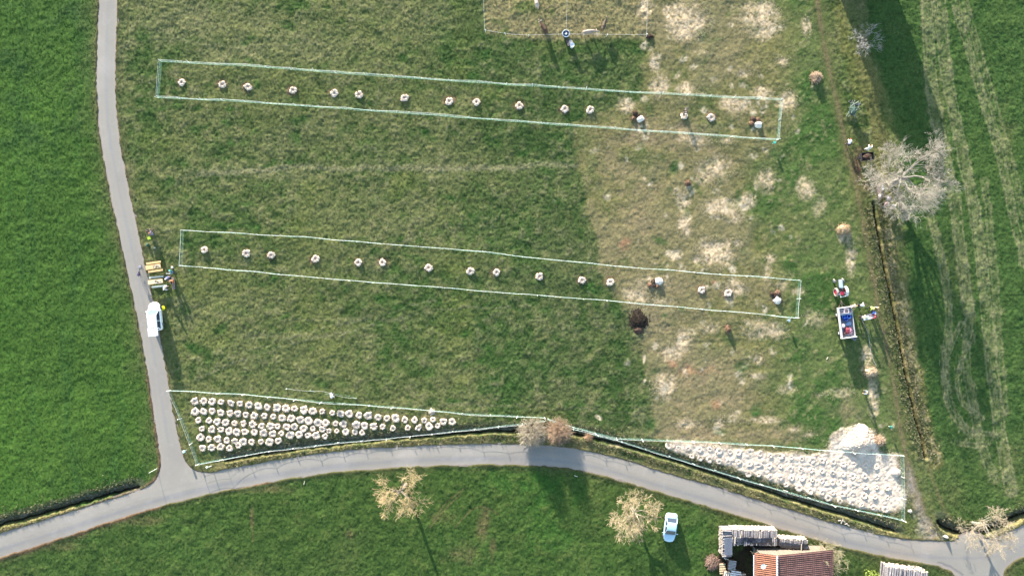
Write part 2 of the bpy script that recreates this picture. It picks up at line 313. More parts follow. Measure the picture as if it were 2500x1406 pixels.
for i, pts in enumerate(TR):
    wd = [15,13,7,8,4,9,12,6,5,5][i]; d = pdist(PX+wx*.5, PY+wy*.5, smooth_line(pts, 2))
    mixc(rf*ss(wd*1.25-d+fine*8+n_md*4+n_hi*3, 0, wd*1.0)*[.62,.68,.62,.6,.5,.45,.6,.95,.9,.7][i]*(.75+.35*n_cl+.15*fine), (142,142,98))
    if i < 3: mixc(rf*ss(3.4-abs(d-wd*.6)+n_hi*2, 0, 4)*.35*(.6+.6*n_cl), (168,158,120))
for b in [(2330,650,50,90,.35),(2300,250,30,90,.3),(2460,330,30,90,.3),(2480,1100,30,40,.35),(2330,1200,40,30,.3),(2290,1100,12,60,.4)]: blob(b[0], b[1], b[2], b[3], (122,120,76), b[4], .9)
for i, pts in enumerate(TR):          # paired wheel lines worn to pale stubble
    wd = [13,13,9,7,7,7,9,5,4,5][i]; d = pdist(PX+wx*.25, PY+wy*.25, smooth_line(pts, 2))
    mixc(rf*ss(3.6-np.abs(d-wd)+n_hi*1.2+n_cl, 0, 3)*[.5,.5,.5,.4,.4,.36,.42,.45,.45,.4][i], (152,148,106))
# bank right of ditch and strip left of shadow
BK = smooth_line([(2150,-60),(2100,110),(2120,200),(2140,280),(2150,380),(2160,480),(2168,600),(2195,740),(2220,860),(2245,980),(2268,1080),(2285,1130)], 2)
d = pdist(QX*.6+PX*.4, PY, BK); mixc(ss(24-d+n_md*6, 0, 12)*ss(PY, 60, 160)*.75, (124,120,72)); mixc(ss(20-d, 0, 10)*ss(PY, 470, 560)*ss(n_hi+.5*n_cl, -.3, .6)*.75, (186,168,124))
d = pdist(QX*.5+PX*.5, PY, smooth_line([(2050,20),(2075,150),(2100,250)], 2)); mixc(ss(24-d, 0, 20)*.5, (122,120,66))
# track
TK = smooth_line([(1990,-60),(2005,60),(2022,160),(2045,260),(2070,370),(2098,480),(2118,600),(2140,720),(2160,820),(2182,940),(2202,1060),(2225,1160),(2252,1240),(2285,1300)], 2)
d, sg, _ = pdist(PX+wx*.25, PY, TK, True); sd = d*sg
mixc(ss(26-d+n_md*4, 0, 22)*.6, (104,106,64)); mixc(ss(8-abs(sd)+n_md*3, 0, 8)*.75, (128,114,84)); mixc(ss(4-abs(sd-21), 0, 4)*.2*ss(PY, 700, 800), (132,118,88))
mixc(ss(16-abs(sd-8)+n_md*8, 0, 14)*.6*ss(PY, 1080, 1180), (150,132,108)); mixc(ss(10-abs(sd+46)+n_md*6, 0, 12)*.6*ss(PY, 520, 900), (134,122,84)*1)
for b in [(2262,1290,26,24,.8),(2275,1310,22,12,.8),(2222,1180,16,50,.6),(2240,1235,16,30,.6)]: blob(b[0], b[1], b[2], b[3], (178,164,150), b[4], .8)
blob(2098,415,13,36,(104,80,68),.95,.6); blob(2112,455,16,20,(118,94,72),.6,.6); blob(2092,380,14,18,(112,90,72),.6,.7)
# verges
sd_road = roadsd(QX*.12+PX*.88+n_hi*1.6, QY*.12+PY*.88+n_cl*1.8)
vg = ss(24-sd_road+n_md*8, 0, 20)*(sd_road > -3)
mixc(vg*.3, (112,106,72)); mixc(ss(7-sd_road+n_cl*2, 0, 5)*.45, (104,88,66))
mixc(ss(10-sd_road+n_md*4, 0, 8)*ss(PY, 880, 950)*ss(-PX, -400, -388)*.7, (122,94,74))
sv = vg*bm*0
for pts, wu, wd_, dep in DITCHES[:3]:
    d, sg, _ = pdist(QX*.3+PX*.7, QY*.3+PY*.7, pts, True); sdn = d*sg
    mixc(ss(26-abs(sdn-20)+n_md*4, 0, 12)*ss(n_md+.6*n_hi+n_cl*.4, -.6, .3)*ss(-sd_road, -60, -5)*.6, (150,138,90))
    mixc(ss(15-abs(sdn+14)+n_md*3, 0, 8)*.75, (92,96,72))
mixc(ss(60-abs(PX-620), 0, 30)*ss(9-abs(PY-1180-(620-PX)*.14), 0, 5)*.6, (130,104,84))
# yard by the shed, soil under wood stacks
for b in [(1810,1375,34,36,.9),(1830,1350,24,14,.8),(1770,1365,16,20,.8),(1800,1420,50,30,.9)]: blob(b[0], b[1], b[2], b[3], (70,58,48), b[4], .5, speck=.4)
# pinkish trodden soil round the planting rings
RING_TOP = [(444,202),(543,207),(606,213),(716,221),(816,228),(877,232),(988,240),(1097,248),(1163,250),(1268,259),(1379,267),(1441,269),(1564,290),(1670,283),(1736,288),(1851,303)]
RING_MID = [(500,610),(602,619),(663,623),(771,632),(875,641),(934,641),(1047,654),(1149,662),(1212,665),(1317,675),(1421,684),(1490,689),(1608,687),(1713,708),(1778,715),(1898,733)]
for x, y in RING_TOP+RING_MID: blob(x-2, y, 14, 11, (140,112,90), .75, .6)
z3 = lambda l: [(400+a/5.625, 900+b/5.625) for a, b in l]
z4 = lambda l: [(780+a/6.25, 930+b/6.25) for a, b in l]
PLOT = [
 z3([(430,445),(550,445),(665,450),(790,455),(925,470),(1048,478),(1172,495),(1303,510),(1422,528),(1557,535),(1680,545),(1798,547),(1928,563),(2050,580),(2180,585)])+z4([(200,485),(325,495),(455,500),(607,520),(747,525),(898,550),(1030,567),(1163,567),(1305,590),(1453,593),(1600,600),(1733,587),(1892,617),(2027,620)]),
 z3([(433,587),(550,585),(668,580),(788,602),(912,610),(1017,615),(1127,632),(1242,645),(1380,648),(1505,657),(1628,675),(1752,680),(1880,700),(1992,713),(2122,738),(2228,742)])+z4([(247,645),(365,655),(565,667),(692,680),(830,690),(967,693),(1122,718),(1350,710),(1512,708),(1675,690),(1803,680)]),
 z3([(480,705),(625,710),(737,727),(850,737),(973,747),(1098,750),(1222,762),(1342,785),(1467,787),(1563,790),(1693,795),(1797,793),(1923,820),(2048,820),(2180,828)])+z4([(148,757),(267,760),(403,772),(543,777),(652,787)]),
 z3([(530,820),(663,830),(785,832),(898,855),(1003,868),(1120,862),(1247,868),(1372,878),(1497,890),(1618,885),(1737,907),(1862,900),(1980,912),(2095,913),(2218,925)]),
 z3([(508,940),(620,965),(745,962),(868,983),(978,990),(1097,998),(1208,1005),(1340,998),(1455,1003),(1578,985)]),
 z3([(537,1085),(660,1080),(785,1068),(905,1087),(1028,1050)])]
za = lambda l: [(1400+a/3.463, 1000+b/3.463) for a, b in l]
zb = lambda l: [(1800+a/3.463, 1000+b/3.463) for a, b in l]
CHIPROWS = [
 za([(805,305),(885,320),(970,325),(1065,335),(1150,332),(1232,348),(1322,355),(1392,360),(1492,358),(1578,372),(1662,385),(1748,393),(1840,403),(1928,415),(2018,425),(2100,430),(2195,440),(2282,462)])+zb([(985,460),(1080,470),(1175,480)]),
 za([(1000,392),(1072,405),(1148,418),(1230,435),(1308,437),(1392,440),(1487,458),(1562,465),(1657,475),(1750,478),(1832,502),(1922,500),(2010,512),(2100,517),(2190,530),(2278,545),(2360,562)])+zb([(1075,562),(1180,570)]),
 za([(1480,540),(1565,545),(1660,568),(1748,570),(1842,575),(1930,582),(2017,592),(2098,603),(2190,612),(2278,622),(2360,640)])+zb([(1078,650),(1175,655),(1265,658)]),
 za([(1797,632),(1908,660),(1998,685),(2100,695),(2190,702),(2272,712),(2360,712)])+zb([(1070,725),(1160,735),(1265,742)]),
 za([(2150,745),(2252,770),(2355,780)])+zb([(1050,800),(1145,825),(1248,840)])]
for row in PLOT:
    for x, y in row: blob(x, y, 15, 13, (140,130,92), .8, .8)
# chips spread
mch = pmask(PX+wx*.35+n_hi*4, PY+wy*.35+n_cl*4, CHIPS, 5)
mixc(mch*.97, (244,222,198)); mixc(mch*ss(n_hi, .2, 1.)*.4, (216,190,168))
mixc(ss(fbm(X, Y, 1.0, 3, 71), .35, .8)*pmask(PX, PY, [(x+(6 if x > 1900 else 0), y-10 if y < 1110 else y+8) for x, y in CHIPS], 16)*.45, (222,204,182))

# heights
C *= np.clip(1+.13*rs.randn(*X.shape)[..., None].astype(np.float32)*(1-.6*mch[..., None])+.14*n_f[..., None]*(1-mch[..., None]), .35, 1.9); H = np.zeros(X.shape, np.float32)
amp = .027*(1-.25*lf-.15*bm-.1*rf)*(1-.35*mw)
H += amp*(n_hi*.6+.9*vn(X, Y, .34, 5)+.8*n_f) + .05*n_md*(1-.4*lf) + .03*n_cl
H = H*(1-mch)+mch*(.09+.03*n_hi+.035*vn(X, Y, .3, 6)+.02*n_f)
mix_t = ss(18-abs(pdist(PX, PY, TK)), 0, 14); H = H*(1-.6*mix_t) - .04*mix_t
# ruts of the tyre lines in the right field keep less relief
for pts, wu, wd_, dep in DITCHES:
    d, sg, al = pdist(PX+n_cl*2.0, PY+n_cl*2.0, pts, True); s = d*sg/S     # + = picture-down / left of upward line
    up = ss(-s, 0, wu); dn = ss(s, 0, wd_); prof = 1-np.maximum(up, dn)
    x0, y0 = pts[0]; x1, y1 = pts[-1]
    endd = np.minimum(np.hypot(PX-x0, PY-y0), np.hypot(PX-x1, PY-y1)); inside = (al > 2) & (al < al.max()-2)
    prof = prof*ss(np.where(inside, 10, 10-d), 2, 8)
    H -= dep*prof*(1+.12*n_md); H += .05*n_hi*ss(prof, .1, .5)
    wet = ss(prof, .86 if wu > 1 else .55, .96 if wu > 1 else .9); mixc(wet*.92, (40,34,30))
    mixc(ss(prof, .1, .4)*(1-wet)*(.75 if wu > 1 else .35)*(s < .05)*(1+.4*n_hi), (150,147,130))
inr = ss(-sd_road, -.6, 1.2)                     # inside road
H = H*(1-.6*ss(14-sd_road, 0, 14)) 
H = np.where(True, H*(1-inr)+(-.07)*inr, H)
H += (.03*n_cl+.06)*ss(12-sd_road, 0, 10)*(1-inr)
far = np.maximum(np.abs(X)-77, np.abs(Y)-44); H = H*(1-ss(far, 0, 4))

def vcol_mat(name, rough, nscale, nvar, bump, bdist, spec=.2):
    m = bpy.data.materials.new(name); m.use_nodes = True; n = m.node_tree; b = n.nodes['Principled BSDF']
    b.inputs['Roughness'].default_value = rough; b.inputs['Specular IOR Level'].default_value = spec
    at = n.nodes.new('ShaderNodeAttribute'); at.attribute_name = 'Col'; tc = n.nodes.new('ShaderNodeTexCoord')
    nz = n.nodes.new('ShaderNodeTexNoise'); nz.inputs['Scale'].default_value = nscale; nz.inputs['Detail'].default_value = 5; nz.inputs['Roughness'].default_value = .7
    n.links.new(tc.outputs['Object'], nz.inputs[0])
    mr = n.nodes.new('ShaderNodeMapRange'); mr.inputs[1].default_value = .25; mr.inputs[2].default_value = .75
    mr.inputs[3].default_value = 1-nvar; mr.inputs[4].default_value = 1+nvar; n.links.new(nz.outputs[0], mr.inputs[0])
    mx = n.nodes.new('ShaderNodeVectorMath'); mx.operation = 'SCALE'; n.links.new(at.outputs['Color'], mx.inputs[0]); n.links.new(mr.outputs[0], mx.inputs['Scale'])
    n.links.new(mx.outputs[0], b.inputs['Base Color'])
    n2 = n.nodes.new('ShaderNodeTexNoise'); n2.inputs['Scale'].default_value = nscale*2.2; n2.inputs['Detail'].default_value = 3; n.links.new(tc.outputs['Object'], n2.inputs[0])
    bp = n.nodes.new('ShaderNodeBump'); bp.inputs['Strength'].default_value = bump; bp.inputs['Distance'].default_value = bdist
    n.links.new(n2.outputs[0], bp.inputs['Height']); n.links.new(bp.outputs[0], b.inputs['Normal'])
    return m
M_GROUND = vcol_mat('ground_turf', .95, 2.6, .28, .4, .05, .1)
nx, ny = X.shape
V = np.stack([X, Y, H], -1).reshape(-1, 3)
I = (np.arange(nx-1)[:, None]*ny+np.arange(ny-1)[None, :]); F = np.stack([I, I+ny, I+ny+1, I+1], -1).reshape(-1, 4)
tag(np_mesh('ground', V, F, M_GROUND, smooth=True, colors=C.reshape(-1, 3)), kind='structure')

def gz(x, y):
    i = min(max(np.searchsorted(GX, x), 1), nx-1); j = min(max(np.searchsorted(GY, y), 1), ny-1); return float(H[i, j])

# ---------------------------------------------------------------- road sheet
rsd = roadsd(PX, PY)
cells = (rsd[:-1, :-1] < 4) & (np.abs(X[:-1, :-1]) < 76.4) & (np.abs(Y[:-1, :-1]) < 43.4)
cells |= (rsd[:-1, :-1] < 12) & ~((np.abs(X[:-1, :-1]) < 76.4) & (np.abs(Y[:-1, :-1]) < 43.4)) & (np.abs(X[:-1, :-1]) < 95) & (np.abs(Y[:-1, :-1]) < 58)
idx = np.nonzero(cells.ravel())[0]; ii, jj = idx//(ny-1), idx % (ny-1); base = ii*ny+jj
Fq = np.stack([base, base+ny, base+ny+1, base+1], 1); used, inv = np.unique(Fq, return_inverse=True); Fr = inv.reshape(Fq.shape)
xr = X.ravel()[used]; yr = Y.ravel()[used]; pr = PX.ravel()[used]; qr = PY.ravel()[used]; dr = rsd.ravel()[used]
cr = np.tile(alb((172,164,152)), (len(used), 1))
def mr_(m, col):
    global cr
    m = np.clip(m, 0, 1)[:, None]; cr = cr*(1-m)+alb(col)*m
nm = fbm(xr, yr, 5, 4, 80); nf = fbm(xr, yr, .7, 3, 81)
c1 = pdist(pr, qr, ROAD1); c2 = pdist(pr+0, qr, ROAD2)
mr_(ss(7-c1+nm*3, 0, 7)*.6*(qr < 1080), (158,154,154)); d2, s2, _ = pdist(pr, qr, ROAD2, True)
mr_(ss(8-abs(d2*s2-10)+nm*3, 0, 8)*.55, (152,148,150)); mr_(ss(5-abs(d2*s2+10)+nm*2, 0, 6)*.3, (160,154,154))
mr_(ss(dr, -8, -1)*.5, (190,172,158)); mr_(ss(.9-abs(d2*s2-3-nm*6), 0, .7)*.22*(nf > -.2), (118,114,116)); mr_(ss(nm, .1, 1)*.5, (192,182,172)); mr_(ss(-nm, .1, 1)*.3, (158,148,142)); mr_(ss(nf, .4, 1)*.15, (195,190,190))
mr_(ss(dr+nf*2, -2.0, 1.5)*.55, (128,110,92))
cq = fbm(xr, yr, 3.0, 3, 90); mr_(ss(.02-np.abs(cq), 0, .02)*ss(vn(xr, yr, 9., 91), .2, .5)*.12, (104,102,112))
crack = smooth_line([(563,1203),(572,1192),(600,1190),(618,1195)], 1); mr_(ss(1.5-pdist(pr, qr, crack), 0, .8)*.7, (84,82,92))
crack = smooth_line([(2290,1372),(2325,1384),(2350,1402)], 1); mr_(ss(4-pdist(pr+nf*4, qr+nf*4, crack), 0, 3)*.5, (110,104,112))
mr_(ss(26-np.hypot(pr-605, (qr-1198)*2.4), 0, 16)*.5, (140,118,108)); mr_(ss(30-np.hypot(pr-2275, (qr-1328)*1.5)+nm*12, 0, 16)*.5, (186,172,158))
zr = .006+.01*nm+.03*(1-ss(dr, -25, 0))
M_ROAD = vcol_mat('asphalt', .9, 7, .09, .25, .012, .25)
tag(np_mesh('road', np.stack([xr, yr, zr], 1), Fr, M_ROAD, smooth=True, colors=cr), kind='structure')

# ---------------------------------------------------------------- grass tufts (uncountable)
def tufts(name, xs, ys, hs, cols, m, spread=.07, seed=1):
    q = np.random.RandomState(seed); N = len(xs); n = 3; V = []; F = []; CC = []
    i = np.clip(np.searchsorted(GX, xs), 1, nx-1); j = np.clip(np.searchsorted(GY, ys), 1, ny-1); z = H[i, j]-.02
    for k in range(n):
        a = q.rand(N)*6.283; w = .02+.035*q.rand(N); lx = np.cos(a)*w; ly = np.sin(a)*w
        ox = xs+(q.rand(N)-.5)*spread; oy = ys+(q.rand(N)-.5)*spread; h = hs*(.6+.6*q.rand(N)); b = q.rand(N)*6.283; t = h*.6
        tri = np.stack([np.stack([ox-lx, oy-ly, z], 1), np.stack([ox+lx, oy+ly, z], 1), np.stack([ox+np.cos(b)*t, oy+np.sin(b)*t, z+h], 1)], 1)
        V.append(tri); CC.append(np.repeat(cols[:, None], 3, 1))
    V = np.concatenate(V).reshape(-1, 3); CC = np.concatenate(CC).reshape(-1, 3); F = np.arange(len(V)).reshape(-1, 3)
    return tag(np_mesh(name, V, F, m, colors=CC), kind='stuff')
M_GRASS = vcol_mat('grass_blade', .8, 3., .25, 0, .01, .2)
q = np.random.RandomState(11)
N = 330000
tx = q.uniform(-76, 76, N); ty = q.uniform(-43, 43, N); ti = np.searchsorted(GX, tx); tj = np.searchsorted(GY, ty)
ok = (sd_road[ti, tj] > 1.5) & (mch[ti, tj] < .3) & (H[ti, tj] > -.5); tx, ty, ti, tj = tx[ok], ty[ok], ti[ok], tj[ok]
cc = C[ti, tj]*(.75+.55*q.rand(len(tx), 1)); hh = (.05+.06*q.rand(len(tx)))*(1-.45*mw[ti, tj])
tag(tufts('grass', tx, ty, hh, cc, M_GRASS), 'short spring grass and weeds covering the meadows', 'grass')
sx_, sy_, sr_ = [], [], []
for b in STRAW:
    n = int(b[2]*b[3]*b[4]*.8)+10; a = q.rand(n)*6.283; r_ = q.rand(n)**.55*1.3; sx_.append((b[0]+b[2]*r_*np.cos(a)-1250)/S); sy_.append((703-(b[1]+b[3]*r_*np.sin(a)))/S)
for (x0, y0), (x1, y1) in zip(CHIPS, CHIPS[1:]+CHIPS[:1]):
    n = int(math.hypot(x1-x0, y1-y0)*7); f = q.rand(n); d = q.randn(2, n)*4.5; sx_.append((x0+(x1-x0)*f+d[0]-1250)/S); sy_.append((703-(y0+(y1-y0)*f+d[1]))/S)
sx_ = np.concatenate(sx_); sy_ = np.concatenate(sy_); k = (np.abs(sx_) < 76) & (np.abs(sy_) < 43); sx_, sy_ = sx_[k], sy_[k]; n = len(sx_)
k = ss(fbm(sx_, sy_, 1.1, 2, 12)+.6*q.randn(n), -.8, .6) > q.rand(n); sx_, sy_ = sx_[k], sy_[k]; n = len(sx_); i = np.searchsorted(GX, sx_); j = np.searchsorted(GY, sy_); z = H[i, j]+.05+.03*q.rand(n)
a = q.rand(n)*6.283; l = .03+.06*q.rand(n); w = .010+.012*q.rand(n); dx, dy = np.cos(a)*l, np.sin(a)*l; ex, ey = -np.sin(a)*w, np.cos(a)*w; dz = q.randn(n)*.02
Vs = np.stack([np.stack([sx_-dx-ex, sy_-dy-ey, z-dz], 1), np.stack([sx_+dx-ex, sy_+dy-ey, z+dz], 1), np.stack([sx_+dx+ex, sy_+dy+ey, z+dz+.01], 1), np.stack([sx_-dx+ex, sy_-dy+ey, z-dz+.01], 1)], 1).reshape(-1, 3)
cs_ = np.repeat((alb((198,182,150))*(.6+.5*q.rand(n, 1)))[:, None], 4, 1).reshape(-1, 3)
tag(np_mesh('straw', Vs, np.arange(4*n).reshape(-1, 4), M_GRASS, colors=cs_), 'pale straw litter strewn over the worn part of the meadow', 'straw', kind='stuff')
# taller dry grass on the ditch banks
bx, by, bc, bh = [], [], [], []
for pts, wu, wd_, dep in DITCHES:
    Lp = np.cumsum([0]+[math.hypot(b[0]-a[0], b[1]-a[1]) for a, b in zip(pts[:-1], pts[1:])]); n = int(Lp[-1]*10)
    t = q.uniform(0, Lp[-1], n); xx = np.interp(t, Lp, [p[0] for p in pts]); yy = np.interp(t, Lp, [p[1] for p in pts])
    off = q.normal(0, 1, n)*14+(14 if pts[0][0] < 2260 else 12)*0; k = abs(off) > 5; ang = 1.0
    tt = np.interp(t+1, Lp, [p[0] for p in pts])-xx; uu = np.interp(t+1, Lp, [p[1] for p in pts])-yy; l = np.hypot(tt, uu)+1e-6
    xx = xx-uu/l*off; yy = yy+tt/l*off; k &= np.abs(xx-1250) < 1260
    xx, yy = xx[k], yy[k]; bx.append((xx-1250)/S); by.append((703-yy)/S)
bx = np.concatenate(bx); by = np.concatenate(by); k = (np.abs(bx) < 76) & (np.abs(by) < 43); bx, by = bx[k], by[k]
ti = np.searchsorted(GX, bx); tj = np.searchsorted(GY, by); k = (sd_road[ti, tj] > 3) & (mch[ti, tj] < .3); bx, by, ti, tj = bx[k], by[k], ti[k], tj[k]
mixr = q.rand(len(bx), 1); bc = np.where(mixr < .45, alb((172,162,128)), np.where(mixr < .75, alb((116,118,84)), alb((70,96,44))))*(.7+.6*q.rand(len(bx), 1))
tag(tufts('bank_grass', bx, by, .10+.16*q.rand(len(bx)), bc, M_GRASS, .2, 4), 'longer straw coloured grass on the ditch banks', 'grass')

# ---------------------------------------------------------------- mulch rings
M_CHIP = A('wood_chips', (.60, .49, .39), rough=.95, var=.12, scale=14, bump=.8, bscale=30)
M_SOILD = A('dug_soil', (.060, .036, .026), rough=1, var=.5, scale=5, bump=1, bscale=12)
M_SOILR = A('red_brown_soil', (.145, .085, .055), rough=1, var=.45, scale=6, bump=1, bscale=14)
M_BARK = A('young_bark', (.16, .12, .09), var=.3)
def ring_mesh(seed, R0=.35, r0=.18, notch=None):
    g = np.random.RandomState(seed); nu, nv = 34, 12; u = np.arange(nu)*2*np.pi/nu; v = np.arange(nv)*2*np.pi/nv
    U, Vv = np.meshgrid(u, v, indexing='ij'); lob = sum(g.uniform(-.09, .09)*np.cos(k*U+g.uniform(0, 6)) for k in (2, 3, 4, 5, 7, 9))
    rr = r0*(1+lob*1.3+.055*g.randn(nu, nv))
    if notch is not None: dd = np.abs((U-notch+np.pi) % (2*np.pi)-np.pi); rr = rr*(1-.55*np.exp(-(dd/.22)**2))
    Rr = R0*(1+lob*.7)
    x = (Rr+rr*np.cos(Vv))*np.cos(U); y = (Rr+rr*np.cos(Vv))*np.sin(U); z = rr*.78*np.sin(Vv)+.08
    V = np.stack([x, y, z], -1).reshape(-1, 3); F = []; V = np.concatenate([V, [[0, 0, .03]]]); F += [(nu*nv, i*nv+nv//2, ((i+1) % nu)*nv+nv//2) for i in range(nu)]
    for i in range(nu):
        for j in range(nv): a = i*nv+j; b = ((i+1) % nu)*nv+j; c = ((i+1) % nu)*nv+(j+1) % nv; d = i*nv+(j+1) % nv; F.append((a, b, c, d))
    n = 60; a = g.rand(n)*6.283; rad = R0+r0*g.uniform(-.7, 1.25, n); h = .06+.2*np.sqrt(np.clip(1-((rad-R0)/r0)**2, 0, 1)); V = V.tolist()   # loose chips
    Q = []
    for k in range(n):
        c = np.array([rad[k]*math.cos(a[k]), rad[k]*math.sin(a[k]), h[k]]); w = g.randn(3)*.03; w2 = g.randn(3)*.018; b = len(V)
        V += [(c-w-w2).tolist(), (c+w-w2).tolist(), (c+w+w2).tolist(), (c-w+w2).tolist()]; F.append((b, b+1, b+2, b+3))
    me = bpy.data.meshes.new('mulch_ring'); me.from_pydata(V, [], F); me.materials.append(M_CHIP); me.update(); return me
RM = [ring_mesh(i) for i in range(9)]; RMN = [ring_mesh(20+i, .36, .2, notch=n) for i, n in enumerate((2.6, 1.5, 1.2, 2.2))]
rr = random.Random(5)
def ring(px, py, me, sc, label, group, sink=0.0, rz=None):
    o = bpy.data.objects.new('mulch_ring', me); COL.objects.link(o); p = W(px, py)
    o.location = (p.x, p.y, gz(p.x, p.y)-.03-sink); o.rotation_euler = (rr.uniform(-.1, .1), rr.uniform(-.1, .1), rr.uniform(0, 6.28) if rz is None else rz)
    zs = .55 if sc < 0 else 1; sc = abs(sc)
    o.scale = (sc*rr.uniform(.92, 1.1), sc*rr.uniform(.92, 1.1), rr.uniform(.85, 1.2)*zs); return tag(o, label, 'mulch ring', group)
ROWN = ['top', 'second', 'third', 'fourth', 'fifth', 'bottom']
for r_, row in enumerate(PLOT):
    for k, (x, y) in enumerate(row):
        ring(x, y, RM[rr.randrange(9)], .96*rr.uniform(.78, 1.18), 'pale chip ring, %s from left in the %s row of the crowded grass plot' % (ORD[k], ROWN[r_]), 'wood chip rings crowded in the grass plot beside the road junction')
for r_, row in enumerate(CHIPROWS):
    for k, (x, y) in enumerate(row):
        ring(x, y, RM[rr.randrange(9)], -.84*rr.uniform(.78, 1.18), 'raised chip ring, %s from left in row %s of the chip bed' % (ORD[k], ['one', 'two', 'three', 'four', 'five'][r_]), 'wood chip rings raised on the spread chip bed', sink=.0)
M_TWIG = A('sapling_twig', (.13, .10, .075), var=.3)
def sapling(px, py, seed, label, group, h=1.5):
    g = random.Random(seed); t = empty('sapling', W(px, py), g.uniform(0, 6)); t.location.z = gz(t.location.x, t.location.y)
    lx, ly = g.uniform(-.08, .08), g.uniform(-.08, .08); segs = [(0, 0, -.1, lx, ly, h*.6, .028, .022), (lx, ly, h*.6, lx*2, ly*2, h, .022, .012)]
    seg_mesh('trunk', segs, M_TWIG, t, 5); br = []
    for k in range(9):
        z = h*g.uniform(.3, .98); a = g.uniform(0, 6.28); l = g.uniform(.12, .3)*(1.2-z/h*.5); f = z/h
        br.append((lx*f*1.6, ly*f*1.6, z, lx*f*1.6+l*math.cos(a), ly*f*1.6+l*math.sin(a), z+l*.8, .011, .006))
    seg_mesh('crown', br, M_TWIG, t, 3)
    return tag(t, label, 'sapling', group)
def heap(name, px, py, rx, ry, h, m, label, cat, seed=0, rz=0.0, group=None, n=26, mm=9, nz=.12, chunks=0, cm=None, cs=.12):
    g = random.Random(seed); b = MB(); V = []; F = []
    p = W(px, py); z0 = gz(p.x, p.y)-.08; lob = [(g.uniform(-.12, .12), g.uniform(0, 6), k) for k in (2, 3, 4, 5)]
    for k in range(mm+1):
        t = k/mm
        for i in range(n):
            a = 2*math.pi*i/n; q = 1+sum(A_*math.cos(K*a+ph) for A_, ph, K in lob)+g.uniform(-nz, nz)
            V.append(((1-t)*rx*q*math.cos(a), (1-t)*ry*q*math.sin(a), h*(1-(1-t)**1.5)*(1+g.uniform(-nz, nz))))
    for k in range(mm):
        for i in range(n): F.append((k*n+i, k*n+(i+1) % n, (k+1)*n+(i+1) % n, (k+1)*n+i))
    b.add(V, F)
    for _ in range(chunks):
        a = g.uniform(0, 6.28); t = g.random()**.6; sp_ = 1.35 if nz > .3 else 1.08; x = rx*t*math.cos(a)*sp_; y = ry*t*math.sin(a)*sp_; s_ = cs*g.uniform(.5, 1.3)
        b.ell((x, y, max(0, h*(1-(t*sp_)**1.5))+.04), (s_, s_*g.uniform(.5, 1), s_*.6), 6, 4, g, .3, g.uniform(0, 3))
    o = b.build(name, m, None); o.location = (p.x, p.y, z0); o.rotation_euler.z = rz; return tag(o, label, cat, group)
G1 = 'wood chip rings round the saplings inside the netting'; G2 = 'saplings planted along the two netted strips'
for nm_, lst, nm2 in (('upper', RING_TOP, 'upper'), ('lower', RING_MID, 'lower')):
    for k, (x, y) in enumerate(lst):
        if (nm_ == 'upper' and k in (12, 15)) or (nm_ == 'lower' and k in (12, 15)): continue
        ring(x, y, RMN[(k*7+len(lst)) % 4], .98, 'white chip ring round a sapling, %s spot from left, %s netted strip' % (ORD[k], nm2), G1, rz=rr.uniform(-.5, .5))
        sapling(x-.5, y-1, k+(100 if nm_ == 'upper' else 0), 'thin leafless sapling, %s spot from left, %s netted strip' % (ORD[k], nm2), G2, h=rr.uniform(1.3, 1.7))
ring(1564, 290, RM[0], .1, '', '', 9) if False else None
M_WPILE = A('fresh_chips', (.68, .62, .54), rough=.9, var=.08, scale=9, bump=.7, bscale=22)
for x, y, rx, ry, rz, lb in [(1563,291,.64,.52,.3,'heaped white wood chips beside the dark hole, right of centre in the upper netted strip'),(1851,305,.66,.56,.2,'heaped white wood chips beside a hole at the right end of the upper netted strip'),(1608,687,.62,.72,.6,'heaped white wood chips by dug soil, right of centre in the lower netted strip'),(1898,733,.62,.66,-.4,'heaped white wood chips below dug soil at the right end of the lower netted strip')]:
    heap('wood_chip_pile', x, y, rx, ry, .62, M_WPILE, lb, 'wood chips', int(x), rz, 'small piles of white chips beside open planting holes', n=18, mm=8, nz=.05, chunks=24, cs=.06)
def soil_spot(x, y, parts, lb, cat='soil heap'):
    t = empty('soil_heap', W(x, y)); t.location.z = gz(t.location.x, t.location.y)
    g = random.Random(int(x+y))
    for k, (dx, dy, r, h, m) in enumerate(parts):
        b = MB(); b.lathe((dx/S, -dy/S, -.05), [(r, 0), (r*.85, h*.45), (r*.55, h*.8), (r*.2, h)], 12, rng=g, nz=.22)
        for _ in range(16):
            a = g.uniform(0, 6.28); q_ = r*g.uniform(.3, 1.25); s_ = g.uniform(.04, .09); b.ell((dx/S+q_*math.cos(a), -dy/S+q_*math.sin(a), .05+max(0, h*(1-q_/r)*.8)), (s_, s_, s_*.7), 5, 4, g, .25)
        b.build('dark_soil' if m is M_SOILD else 'reddish_soil', m, t)
    return tag(t, lb, cat)
soil_spot(1550, 284, [(0,-8,.42,.3,M_SOILD),(6,0,.36,.16,M_SOILD),(-4,6,.36,.4,M_SOILR)], 'dark and reddish dug soil left of the white pile in the upper netted strip')
soil_spot(1842, 296, [(-4,-4,.42,.32,M_SOILD),(-7,6,.4,.35,M_SOILR),(9,-3,.4,.3,M_SOILR)], 'dark and reddish dug soil at the right end of the upper netted strip')
soil_spot(1596, 692, [(0,-5,.34,.25,M_SOILD),(-9,4,.4,.4,M_SOILR),(9,7,.36,.35,M_SOILR),(2,5,.25,.2,M_SOILD)], 'mixed reddish and dark dug soil beside the pointed white pile of the lower strip')
soil_spot(1893, 717, [(-8,0,.3,.3,M_SOILD),(5,-2,.5,.42,M_SOILR),(-2,7,.32,.2,M_SOILD)], 'reddish dug soil above the white pile at the lower strip right end')
